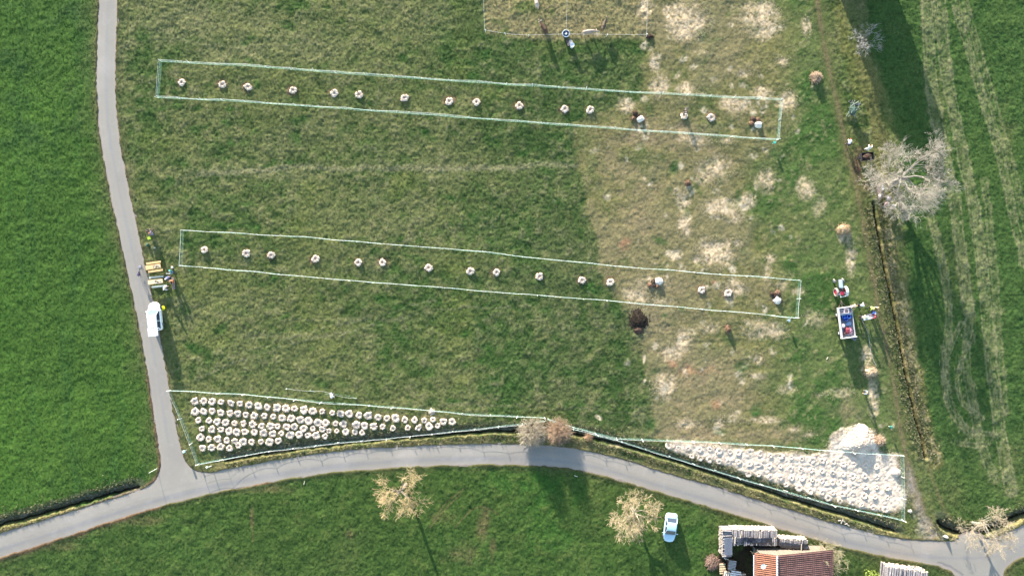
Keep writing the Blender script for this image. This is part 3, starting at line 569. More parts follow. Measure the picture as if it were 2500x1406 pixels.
heap('compost_heap', 1560, 782, 1.3, 1.45, .4, A('black_compost', (.030,.021,.014), rough=1, var=.5, scale=5, bump=1, bscale=12), 'large black compost heap beside the lower netted strip', 'compost heap', 4, .2, n=30, mm=10, nz=.34, chunks=420, cs=.12)
soil_spot(1560, 806, [(0,0,.7,.35,M_SOILD)], 'loose black compost spilled at the foot of the big compost heap')
heap('stump_heap', 1776, 803, .45, .62, .75, M_SOILR, 'reddish brown heap of soil and roots below the lower netted strip', 'soil heap', 5, nz=.2, chunks=50, cs=.1)
heap('stump_heap', 1679, 447, .5, .5, .5, M_SOILR, 'small reddish brown root heap between the two netted strips', 'soil heap', 6, nz=.2, chunks=50, cs=.1)
heap('manure_heap', 1587, 90, .6, .35, .4, M_SOILD, 'dark brown manure heap at the corner post of the cattle wire', 'manure heap', 7, nz=.2, chunks=40, cs=.1)
for k, (x, y, s_) in enumerate([(1357,70,.4),(1402,50,.3),(1420,60,.2),(1307,98,.25)]): heap('dung_pat', x, y, s_, s_*.7, .08, M_SOILD, ['broad brown dung patch between the brown cow and the water tub','dark dung patch left of the dark cow by the wire','small dung patch above the pale cow','dung patch at the wire under the brown cow'][k], 'dung', k, group='dung patches in the cattle pen', n=12, mm=3, nz=.2)
for k, (x, y) in enumerate([(1713,971),(1745,1015),(1756,1030)]): heap('mole_hill', x, y, .14, .12, .12, M_SOILD, ['lone dark molehill on the brown worn grass','upper molehill on the trampled patch above the chip bed','lower molehill on the trampled patch above the chip bed'][k], 'molehill', k, group='molehills above the chip bed', n=10, mm=3, nz=.2)
heap('wood_chip_heap', 2096, 1078, 2.55, 2.3, 1.05, M_CHIP, 'tall pale heap of wood chips at the edge of the chip bed', 'wood chip heap', 9, n=56, mm=16, nz=.07, chunks=520, cs=.10)
heap('wood_chip_mound', 2186, 1152, .9, .75, .5, M_CHIP, 'low pale wood chip mound against the netting at the chip bed edge', 'wood chip mound', 10, n=24, mm=7, nz=.06, chunks=40, cs=.06)
heap('wood_chip_mound', 2222, 1247, .38, .34, .3, M_CHIP, 'single small pile of pale chips on the track outside the netting', 'wood chip mound', 11, n=16, mm=6, nz=.06, chunks=16, cs=.05)
heap('wood_chip_mound', 1054, 1004, .5, .55, .18, M_CHIP, 'loose scattering of chips by the netting at the crowded plot end', 'wood chip mound', 12, n=20, mm=5, nz=.3, chunks=60, cs=.06)
heap('stone', 2308, 1309, .42, .3, .75, A('pale_stone', (.30,.28,.24), var=.15), 'pale block standing on the verge by the track entrance', 'stone', 13, n=8, mm=4, nz=.06)
# brush / root piles
M_ROOTL = A('dry_root', (.46, .33, .22), rough=.95, var=.3)
def brush(px, py, rx, ry, h, seed, lb, m, n=260, core=M_SOILR, name='brush_pile', ln=.5, tr=.02):
    g = random.Random(seed); t = empty(name, W(px, py)); t.location.z = gz(t.location.x, t.location.y); b = MB()
    b.lathe((0, 0, -.05), [(rx*.9, 0), (rx*.8, h*.4), (rx*.5, h*.75), (rx*.15, h*.88)], 18, 1, ry/rx, rng=g, nz=.12); b.build('core', core, t)
    sg = []
    for _ in range(n):
        a = g.uniform(0, 6.28); q_ = g.random()**.5; x = rx*q_*math.cos(a); y = ry*q_*math.sin(a); z = h*(1-q_**2)*g.uniform(.75, 1.08); d = a+g.uniform(-1.4, 1.4); l = g.uniform(.25, 1)*ln
        e = g.uniform(-.5, .4); sg.append((x, y, z, x+l*math.cos(d), y+l*math.sin(d), max(.03, z+l*e), tr*g.uniform(.6, 1.5), tr*.5))
    seg_mesh('sticks', sg, m, t, 4); return tag(t, lb, 'brush pile')
brush(1991, 190, .75, .8, .9, 21, 'round pile of sawn branches at the left edge of the upper track', M_ROOTL, core=A('dark_wood', (.12,.08,.06), var=.4))
brush(2058, 560, .95, .75, .8, 22, 'orange brown straw heap right of the meadow below the big tree', A('orange_straw', (.38,.27,.16), var=.3), core=A('orange_straw', (.5,.32,.16)))
brush(2124, 908, .95, .78, .9, 23, 'pale brown brush heap between the trailer and the chip bed', A('tan_brush', (.38,.29,.19), var=.3), core=A('tan_brush', (.5,.36,.22)))
brush(2144, 1074, .75, .8, .85, 24, 'brown brush heap touching the big wood chip heap', M_ROOTL, core=A('dark_wood', (.12,.08,.06)))
brush(1738, 1372, .95, 1.1, .6, 25, 'reddish brown cut branches heaped left of the wood store', A('red_twigs', (.26,.17,.13), var=.5), core=A('dark_wood', (.12,.08,.06)), n=420)

# ---------------------------------------------------------------- netting fences
M_NETW = A('white_tape', (.82, .84, .82), rough=.6, var=.03); M_NETG = A('green_twine', (.34, .62, .50), rough=.6, var=.08); M_POST = A('white_plastic', (.82,.82,.78), rough=.5, var=.04)
def netting(pts, label, closed=True, heights=((.12,.007,0),(.35,.008,0),(.58,.007,1),(.8,.008,0),(1.02,.010,1)), step=3.6, name='electric_netting', drops=.6, wob=.05, posth=1.12):
    g = random.Random(len(pts)); P_ = [W(*p) for p in pts]; 
    if closed: P_.append(P_[0])
    nodes = []
    for a, b in zip(P_[:-1], P_[1:]):
        L = (b-a).length; n = max(1, round(L/step)); 
        for k in range(n): nodes.append(a.lerp(b, k/n))
    nodes.append(P_[-1]); t = empty(name, nodes[0]); o = nodes[0].copy()
    W_, G_, D_ = [], [], []
    lean = []
    for p in nodes:
        lean.append((g.uniform(-.1, .1), g.uniform(-.1, .1))); p.z = gz(p.x, p.y)
    for k in range(len(nodes)-1):
        a, b = nodes[k], nodes[k+1]; L = (b-a).length; sub = max(2, int(L/.6))
        for h, r, w in heights:
            prev = None; sag = .04+.05*g.random(); wv = g.uniform(-wob, wob)
            for i in range(sub+1):
                f = i/sub; lx = lean[k][0]*(1-f)+lean[k+1][0]*f; ly = lean[k][1]*(1-f)+lean[k+1][1]*f
                z = a.z*(1-f)+b.z*f+h-sag*4*f*(1-f); q_ = (a.x+(b.x-a.x)*f+lx*h+wv*math.sin(f*3.14)-o.x, a.y+(b.y-a.y)*f+ly*h+wv*math.sin(f*3.14)-o.y, z-o.z*0)
                if prev: (W_ if w else G_).append((*prev, *q_, r, r))
                prev = q_
        if drops:
            n = int(L/drops)
            for i in range(1, n):
                f = i/n; x = a.x+(b.x-a.x)*f-o.x; y = a.y+(b.y-a.y)*f-o.y; z = a.z*(1-f)+b.z*f; D_.append((x, y, z+.1, x+.03, y+.03, z+.9, .005, .005))
    t.location.z = 0
    seg_mesh('tape', W_, M_NETW, t, 4)
    if G_: seg_mesh('twine', G_+D_, M_NETG, t, 4)
    for k, p in enumerate(nodes[:-1] if closed else nodes):
        if k == 0: po = seg_mesh('post', [(0, 0, -.1, lean[0][0]*1.2, lean[0][1]*1.2, posth, .03, .022), (0, 0, posth-.1, lean[0][0]*1.3, lean[0][1]*1.3, posth+.03, .045, .045)], M_POST, t, 6); po.location = (0, 0, p.z)
        else:
            c = po.copy(); COL.objects.link(c); c.location = (p.x-o.x, p.y-o.y, p.z); c.rotation_euler = (g.uniform(-.12, .12), g.uniform(-.12, .12), g.uniform(0, 6))
    return tag(t, label, 'netting fence')
F1 = [(396,152),(600,163),(823,180),(1030,194),(1235,208),(1560,228),(1905,246),(1896,343),(1500,316),(1030,281),(600,250),(388,240)]
F2 = [(450,563),(750,580),(1190,617),(1500,650),(1948,684),(1942,775),(1536,738),(1200,712),(800,680),(446,648)]
F3 = [(418,952),(598,961),(785,980),(960,992),(1130,1008),(1330,1018),(1332,1026),(1160,1046),(1000,1065),(828,1079),(660,1100),(487,1130),(470,1080),(445,1020)]
F4 = [(1338,1021),(1400,1042),(1505,1068),(1690,1075),(1885,1086),(2020,1098),(2197,1110),(2200,1266),(2030,1230),(1855,1180),(1690,1131),(1518,1077),(1400,1047)]
netting(F1, 'green and white netting round the upper strip of ringed saplings')
HS2 = ((.15,.006,0),(.5,.007,0),(.8,.007,1),(.98,.013,1))
netting(F2, 'whiter netting round the lower strip of ringed saplings', heights=HS2)
netting(F3, 'pale netting enclosing the crowded grass plot of rings', heights=((.15,.006,0),(.45,.007,0),(.7,.006,1),(.98,.010,1)))
netting(F4, 'pale netting round the wood chip bed along the ditch', heights=((.15,.006,0),(.45,.007,0),(.75,.007,0),(.98,.010,1)))
netting([(1181,-20),(1185,80),(1235,87),(1290,91),(1380,89),(1480,90),(1577,91),(1579,-20)], 'single white wire round the grazed cattle pen', False, ((.9,.008,1),), 6, 'cattle_wire', 0, 0.02, 1.0)
netting([(1383,-20),(1382,88)], 'single white wire dividing the cattle pen in two', False, ((.9,.007,1),), 6, 'cattle_wire', 0, 0.02, 1.0)
netting([(700,948),(760,954),(812,962),(870,972)], 'loose length of thin netting lying above the crowded plot', False, ((.06,.008,0),(.10,.007,1)), 3, 'loose_netting', 0, .2, .2)
def fbox(px, py, col, lb, h=.9):
    t = empty('fence_energiser', W(px, py)); t.location.z = gz(t.location.x, t.location.y); m = A('box_%s' % lb[:8], col, rough=.5, var=.08)
    b = MB(); b.bevbox((0, 0, h*.8), (.3, .34, .34), .03, .3); b.build('box', m, t); b = MB(); b.tube((0, 0, -.1), (0, 0, h*.66), .03); b.tube((0, 0, .4), (.35, .2, .5), .012, .012, 5); b.build('stake', M_POST, t); return tag(t, lb, 'fence energiser')
fbox(1886, 351, (.05,.42,.32), 'turquoise fence energiser box at the upper netting corner')
fbox(1921, 782, (.22,.32,.42), 'bluish fence energiser box at the lower netting corner')
fbox(455, 1099, (.5,.78,.76), 'pale turquoise energiser box outside the crowded plot netting')
fbox(2169, 1040, (.02,.17,.13), 'dark green energiser box beside the track above the chip bed')
def marker(px, py, h, lb, lean=(0, 0), r=.05, cap=True):
    t = empty('marker_post', W(px, py)); t.location.z = gz(t.location.x, t.location.y)
    b = MB(); b.tube((0, 0, -.1), (lean[0], lean[1], h), r, r*.8); b.build('post', M_POST, t)
    if cap: b = MB(); b.lathe((lean[0], lean[1], h-.02), [(r*3, 0), (r*3.4, .06), (r*1.5, .14)], 12); b.build('cap', M_POST, t)
    return tag(t, lb, 'marker post')
marker(517, 1137, 1.1, 'white capped marker post in the grass beside the junction', (-.2, .1), .045)
marker(384, 1143, 1.3, 'thin leaning stick at the field edge left of the junction', (-.55, -.3), .03, False)
for x, y, dx, dy, lb in [(742,1182,2,-8,'short pale stick lying in the meadow under the main road'),(2018,877,3,-6,'short pale stick lying in the grass left of the trailer shadow'),(1402,1160,8,3,'short pale stick on the verge right of the road bushes')]:
    p = W(x, y); z = gz(p.x, p.y)+.06; b = MB(); b.tube((0, 0, 0), (dx/S, -dy/S, .03), .045, .035, 6); o = b.build('stick', A('pale_wood', (.6,.55,.45))); o.location = (p.x, p.y, z); tag(o, lb, 'stick')
p = W(2104, 782); q_ = W(2140, 893); sg = []; n = 16
for k in range(n):
    f0, f1 = k/n, (k+1)/n; w0, w1 = .25*math.sin(f0*6), .25*math.sin(f1*6); sg.append(((q_.x-p.x)*f0+w0, (q_.y-p.y)*f0, .07, (q_.x-p.x)*f1+w1, (q_.y-p.y)*f1, .07, .035, .035))
o = seg_mesh('hose', sg, A('grey_hose', (.36,.34,.31), var=.1), None, 6); o.location = (p.x, p.y, gz(p.x, p.y)); tag(o, 'long grey hose lying on the grass below the potting table', 'hose')

# ---------------------------------------------------------------- bare trees and bushes
def bare_tree(px, py, h, cr, seed, label, col, limbs=6, tr=.2, fork=.25, twigs=9, depth=4, trunkc=(.20,.18,.15), tw=.018, up=.35, cat='tree', name='bare_tree', squash=1.0, ox=0, oy=0, group=None, stems=1):
    g = random.Random(seed); p = W(px, py); t = empty(name, (p.x, p.y, gz(p.x, p.y)))
    mt = A('bark_%d' % seed, trunkc, var=.3, scale=4, bump=.4); mc = A('twigs_%d' % seed, col, var=.22, scale=1.2)
    T, B = [], []
    def grow(a, d, L, r, k):
        n = 3; p0 = a; d = d.normalized()
        for i in range(n):
            d = (d+Vector((g.gauss(0, .2), g.gauss(0, .2), g.gauss(0, .16)+up*.10))).normalized(); p1 = p0+d*(L/n); r1 = r*(1-.22)
            (T if k >= depth-1 else B).append((*p0, *p1, r, r1)); 
            if k > 0 and i > 0 or (k > 0 and g.random() < .5):
                s = Vector((g.gauss(0, 1), g.gauss(0, 1), g.gauss(0, .5)+.15)); s = (s-s.dot(d)*d).normalized(); grow(p1, (d*.75+s*g.uniform(.5, 1.0)), L*g.uniform(.5, .75), r1*.58, k-1)
            if k == 0:
                for _ in range(max(1, twigs//4)):
                    s = Vector((g.gauss(0, 1), g.gauss(0, 1), g.gauss(0, .8)+.3)).normalized(); e = p1+(d*.6+s*.7)*L*g.uniform(.25, .55); B.append((*p1, *e, tw, tw*.6))
            p0 = p1; r = r1
        if k > 0:
            for _ in range(2):
                s = Vector((g.gauss(0, 1), g.gauss(0, 1), g.gauss(0, .5)+.1)).normalized(); grow(p0, d*.8+s*.65, L*g.uniform(.55, .8), r*.75, k-1)
    fz = h*fork; unit = cr/2.15
    for s_ in range(stems):
        bx, by = (0, 0) if stems == 1 else (g.uniform(-.4, .4), g.uniform(-.4, .4)); top = Vector((ox*.35+bx, oy*.35+by, fz)); T.append((bx, by, -.3, bx*1.1, by*1.1, fz*.5, tr*1.3, tr*1.05)); T.append((bx*1.1, by*1.1, fz*.5, *top, tr*1.05, tr*.9))
        for k in range(limbs):
            a = 2*math.pi*(k+g.uniform(-.3, .3))/limbs; hz = g.uniform(.55, 1.1); d = Vector((math.cos(a)*hz+ox*.12, math.sin(a)*hz+oy*.12, g.uniform(.35, 1.1)*(h/cr)*.45)); grow(top, d, unit*g.uniform(.8, 1.25), tr*.5, depth-1)
    # scale crown to target size
    arr = np.array(B); ctr = np.array([ox, oy]); ex = [np.percentile(arr[:, 3+i_], [1.5, 98.5]) for i_ in (0, 1)]; cen = [(e[0]+e[1])/2 for e in ex]; fx = [2*cr/(e[1]-e[0]) for e in ex]; zf = (h-fz)/(np.percentile(arr[:, 5], 99)-fz+1e-6)
    def sc(L):
        L = np.array(L)
        for c in (0, 3): w = np.clip((L[:, c+2])/max(fz, .1), 0, 1); L[:, c] += w*((L[:, c]-cen[0])*fx[0]+ox-L[:, c]); L[:, c+1] += w*((L[:, c+1]-cen[1])*fx[1]*squash+oy-L[:, c+1]); L[:, c+2] = np.where(L[:, c+2] > fz, fz+(L[:, c+2]-fz)*zf, L[:, c+2])
        L[:, 6:] = np.maximum(L[:, 6:], tw*.55); return L
    seg_mesh('trunk', sc(T), mt, t, 7); seg_mesh('crown', sc(B), mc, t, 3)
    return tag(t, label, cat, group)
bare_tree(2176, 452, 8.6, 5.15, 48, 'large bare tree spreading over benches between the track and the striped field', (.33,.30,.25), limbs=9, tr=.36, twigs=9, depth=5, fork=.22, tw=.012, trunkc=(.24,.22,.19), ox=0, oy=0)
bare_tree(992, 1182, 7.2, 3.25, 42, 'bare tree with golden twigs and a long trunk shadow below the main road', (.40,.31,.17), limbs=6, tr=.22, twigs=14, depth=4, fork=.45, tw=.013, trunkc=(.15,.13,.11))
bare_tree(1542, 1240, 5.6, 3.4, 43, 'pale bare tree with dense straw coloured twigs next to the parked car', (.42,.34,.21), limbs=10, tr=.2, twigs=14, depth=4, fork=.3, tw=.013, trunkc=(.4,.35,.26))
bare_tree(2374, 1277, 5.2, 3.4, 44, 'bare tree over the ditch at the right road junction', (.36,.30,.21), limbs=7, tr=.17, twigs=14, depth=4, fork=.3, tw=.013, trunkc=(.22,.21,.18))
bare_tree(2093, 114, 3.4, 2.1, 45, 'small bare grey tree at the edge of the big shadow', (.34,.32,.31), limbs=8, tr=.10, twigs=8, depth=3, fork=.35, tw=.010, trunkc=(.10,.09,.08), oy=.3, ox=.3)
bare_tree(2010, 1352, 3.0, 2.3, 46, 'pale greenish bare shrub touching the tiled roof', (.34,.30,.19), limbs=10, tr=.08, twigs=12, depth=3, fork=.12, tw=.012, name='bare_shrub', cat='shrub', stems=2)
bare_tree(1838, 1345, 2.4, .8, 47, 'thin dead shrub between the wood stack and the tiled roof', (.42,.35,.24), limbs=6, tr=.05, twigs=5, depth=2, fork=.15, tw=.018, name='bare_shrub', cat='shrub')
def bush(px, py, h, r, seed, lb, col, n=900, tw=.02, squash=1.0):
    g = random.Random(seed); p = W(px, py); t = empty('roadside_bush', (p.x, p.y, gz(p.x, p.y))); m = A('bushtwig_%d' % seed, col, var=.28, scale=1.5); B, T = [], []
    for k in range(n):
        a = g.uniform(0, 6.28); s_ = g.random()**.6; bx, by = r*.3*s_*math.cos(a), r*.3*s_*math.sin(a)*squash; q0 = Vector((bx, by, 0)); ex = Vector((r*s_*1.05*math.cos(a)+g.gauss(0, .12), (r*s_*1.05*math.sin(a)+g.gauss(0, .12))*squash, h*(1-.55*s_**2)*g.uniform(.6, 1.05))); mid = q0.lerp(ex, .5)+Vector((0, 0, .12*h))
        (T if k % 14 == 0 else B).append((*q0, *mid, tw*1.3, tw)); B.append((*mid, *ex, tw, tw*.5))
        for _ in range(2): f = g.uniform(.3, .9); c = mid.lerp(ex, f); d = Vector((g.gauss(0, .25), g.gauss(0, .25), g.gauss(.1, .2))); B.append((*c, *(c+d), tw*.7, tw*.4))
    seg_mesh('trunk', T, m, t, 4); seg_mesh('crown', B, m, t, 3); return tag(t, lb, 'bush', 'bushes on the ditch bank where their shade crosses the road')
bush(1301, 1052, 3.7, 2.4, 51, 'pale straw coloured leafless bush, the left one of the road bushes', (.38,.33,.25), 950, .015)
bush(1362, 1050, 3.3, 2.15, 52, 'reddish brown leafless bush, the right one of the road bushes', (.38,.275,.19), 1000, .016)
bush(1436, 1066, 1.1, .6, 53, 'little orange brown bush on the bank right of the road bushes', (.48,.32,.20), 120, .018)
def leafy(px, py, r, h, seed, lb, col):
    g = np.random.RandomState(seed); n = 1500; a = g.randn(n, 3); a /= np.linalg.norm(a, axis=1, keepdims=True); a[:, 2] = np.abs(a[:, 2]); c = a*np.array([r, r, h])*(g.rand(n, 1)**.4)*(1+.15*np.sin(a[:, :1]*9)); d1 = g.randn(n, 3)*.05; d2 = g.randn(n, 3)*.05
    V = np.stack([c-d1, c+d2, c+d1, c-d2], 1).reshape(-1, 3); F = np.arange(4*n).reshape(-1, 4); p = W(px, py); t = empty('leafy_bush', (p.x, p.y, gz(p.x, p.y)))
    np_mesh('crown', V, F, A('leaves_%d' % seed, col, var=.4, scale=5), t); seg_mesh('trunk', [(0, 0, -.1, 0, 0, h*.7, .05, .03)], M_BARK, t, 5); return tag(t, lb, 'bush')
leafy(2126, 1412, 1.5, 1.1, 61, 'yellow green leafy bush between the roof shrub and the log stack', (.20,.26,.05))
# ---------------------------------------------------------------- cars
M_PAINT = A('white_paint', (.80,.81,.82), rough=.25, var=.02, spec=.5, coat=.6); M_GLASS = A('car_glass', (.035,.05,.075), rough=.3, var=.1, spec=.4); M_TYRE = A('tyre_rubber', (.02,.02,.022), rough=.9, var=.2)
M_RIM = A('alloy', (.35,.35,.37), rough=.35, metal=.8, var=.1); M_LAMP = A('lamp_lens', (.55,.55,.55), rough=.1, var=.05); M_TAIL = A('tail_lens', (.35,.02,.02), rough=.2, var=.1); M_BLACK = A('black_plastic', (.025,.025,.028), rough=.6, var=.2)
def loft(st, n=14):      # st: (y, halfwidth, zlow, zhigh, round) -> rounded superellipse sections
    V = []; F = []
    for y, w, z0, z1, e in st:
        cz = (z0+z1)/2; hh = (z1-z0)/2
        for i in range(n):
            a = 2*math.pi*(i+.5)/n; c, s_ = math.cos(a), math.sin(a); V.append((w*math.copysign(abs(c)**e, c), y, cz+hh*math.copysign(abs(s_)**e, s_)))
    for k in range(len(st)-1):
        for i in range(n): F.append((k*n+i, k*n+(i+1) % n, (k+1)*n+(i+1) % n, (k+1)*n+i))
    F.append(tuple(range(n-1, -1, -1))); F.append(tuple(range((len(st)-1)*n, len(st)*n))); return V, F
def flip(F): return [tuple(reversed(f)) for f in F]
M_PAINTB = A('pale_blue_white_paint', (.42,.60,.70), rough=.25, var=.02, spec=.5, coat=.6)
def car(px, py, heading, L, w, h, label, van):
    M_PAINT = globals()['M_PAINT'] if van else M_PAINTB
    p = W(px, py); t = empty('parked_car', (p.x, p.y, .02), heading); hw = w/2; l = L/2
    bz = h*.60 if van else h*.62
    st = [(-l, hw*.72, .38, bz*.80, .5), (-l+.10, hw*.88, .28, bz*.93, .45), (-l+.45, hw*.98, .24, bz, .4), (-l*.3, hw, .22, bz, .38), (l*.25, hw, .22, bz, .38), (l*.55, hw*.97, .24, bz*.93, .42), (l-.42, hw*.86, .26, bz*.86, .5), (l-.20, hw*.68, .30, bz*.76, .6), (l-.06, hw*.46, .34, bz*.66, .7), (l, hw*.25, .38, bz*.58, .8)]
    V, F = loft(st, 20); b = MB(); b.add(V, flip(F)); b.build('body', M_PAINT, t, True)
    y0, y1, y2, y3 = (-l+.12, -l+.42, l*.10, l*.46) if van else (-l+.62, -l+1.15, l*.06, l*.40)
    tw = hw*.76; V = [(-hw*.9, y0, bz-.04), (hw*.9, y0, bz-.04), (hw*.9, y3, bz-.04), (-hw*.9, y3, bz-.04), (-tw, y1, h-.05), (tw, y1, h-.05), (tw*.96, y2, h-.07), (-tw*.96, y2, h-.07)]
    b = MB(); b.add(V, [(0,3,2,1),(4,5,6,7),(1,2,6,5),(3,0,4,7)]); cg = b.build('cabin', M_GLASS, t)
    b = MB(); b.add([(-hw*.82, y3-.02, bz-.02), (hw*.82, y3-.02, bz-.02), (tw*.9, y2, h-.09), (-tw*.9, y2, h-.09)], [(0,1,2,3)]); 
    o = MB(); o.add([(V[3][0]*.93, y3+.01, bz-.0), (V[2][0]*.93, y3+.01, bz-.0), (tw*.9, y2+.03, h-.055), (-tw*.9, y2+.03, h-.055)], [(0,1,2,3)]); wm = o.build('windscreen', A('windscreen_glass', (.10,.14,.15), rough=.6, var=.1, spec=.1) if van else M_GLASS, t)
    o = MB(); o.add([(-hw*.8, y0-.012, bz+.02), (-tw*.88, y1-.03, h-.09), (tw*.88, y1-.03, h-.09), (hw*.8, y0-.012, bz+.02)], [(0,1,2,3)]); o.build('rear_window', M_GLASS, t)
    b = MB(); rs_ = [(y1-.06, tw*.93, h-.07, h-.01, .5), (y1+.10, tw*1.0, h-.07, h+.015, .4), ((y1+y2)/2, tw*1.03, h-.07, h+.03, .35), (y2-.12, tw*1.0, h-.08, h+.01, .4), (y2+.05, tw*.94, h-.09, h-.02, .5)]
    Vr, Fr_ = loft(rs_, 16); b.add(Vr, flip(Fr_)); b.build('roof', M_PAINT, t, True)
    b = MB()
    for s_ in (-1, 1):
        b.tube((s_*hw*.9, y3, bz-.03), (s_*tw*.96, y2, h-.05), .045); b.tube((s_*hw*.9, y0, bz-.03), (s_*tw, y1, h-.05), .055 if not van else .09); ym = (y1+y2)/2+.05; b.tube((s_*hw*.9, ym, bz-.03), (s_*tw, ym, h-.05), .05)
        b.tube((s_*hw*.92, y0, bz-.01), (s_*hw*.92, y3, bz-.01), .03)
        if van: b.tube((s_*tw*.92, y1+.1, h+.05), (s_*tw*.92, y2-.2, h+.05), .02)
    b.build('pillars', M_PAINT, t)
    for sx in (-1, 1):
        for yy in (l*.60, -l*.60):
            wh = empty('wheel', (sx*(hw-.10), yy, .32)); wh.parent = t; b = MB(); b.tube((-.11, 0, 0), (.11, 0, 0), .33, n=20); b.build('tyre', M_TYRE, wh); b = MB(); b.tube((sx*.10, 0, 0), (sx*.125, 0, 0), .21, .17, 12); b.build('rim', M_RIM, wh)
        b = MB(); b.ell((sx*hw*.55, l-.26, bz*.68), (.17, .13, .08), 10, 6); b.build('headlight', M_LAMP, t, True)
        b = MB(); b.ell((sx*hw*.74, -l+.06, bz*.62), (.12, .06, .12), 8, 6); b.build('tail_light', M_TAIL, t, True)
        b = MB(); b.ell((sx*(hw+.12), y3-.15, bz+.04), (.14, .07, .09), 8, 6); b.tube((sx*(hw-.1), y3-.12, bz), (sx*(hw+.1), y3-.14, bz+.02), .025); b.build('mirror', M_PAINT, t, True)
    b = MB(); b.bevbox((0, l-.03, .42), (hw*.9, .06, .14), .02); b.build('grille', M_BLACK, t)
    b = MB(); b.box((0, -l-.005, .55), (.52, .02, .12)); b.build('number_plate', M_LAMP, t)
    for yy in (y3+.06,): b = MB(); b.tube((-hw*.6, yy, bz+.0), (-.02, yy+.03, bz+.02), .012); b.tube((.03, yy, bz), (hw*.6, yy+.02, bz+.0), .012); b.build('wiper', M_BLACK, t)
    if van:      # raised tailgate
        tg = empty('tailgate', (0, -l+.34, h-.02)); tg.parent = t; b = MB(); b.bevbox((0, -.55, .10), (w*.80, 1.05, .06), .02); b.build('panel', M_PAINT, tg); b = MB(); b.box((0, -.32, .06), (w*.66, .42, .03)); b.build('glass', M_GLASS, tg)
        b = MB(); b.box((0, -l+.30, .74), (w*.7, .5, .3)); b.build('cargo', A('grey_bag', (.12,.12,.16)), t)
    return tag(t, label, 'car')
car(385, 772, R(6.5), 4.15, 1.80, 1.72, 'white car with raised tailgate parked on the left road edge', True)
car(1634, 1284, R(180-7), 4.2, 1.78, 1.46, 'white car parked on the grass beside the pale bare tree', False)
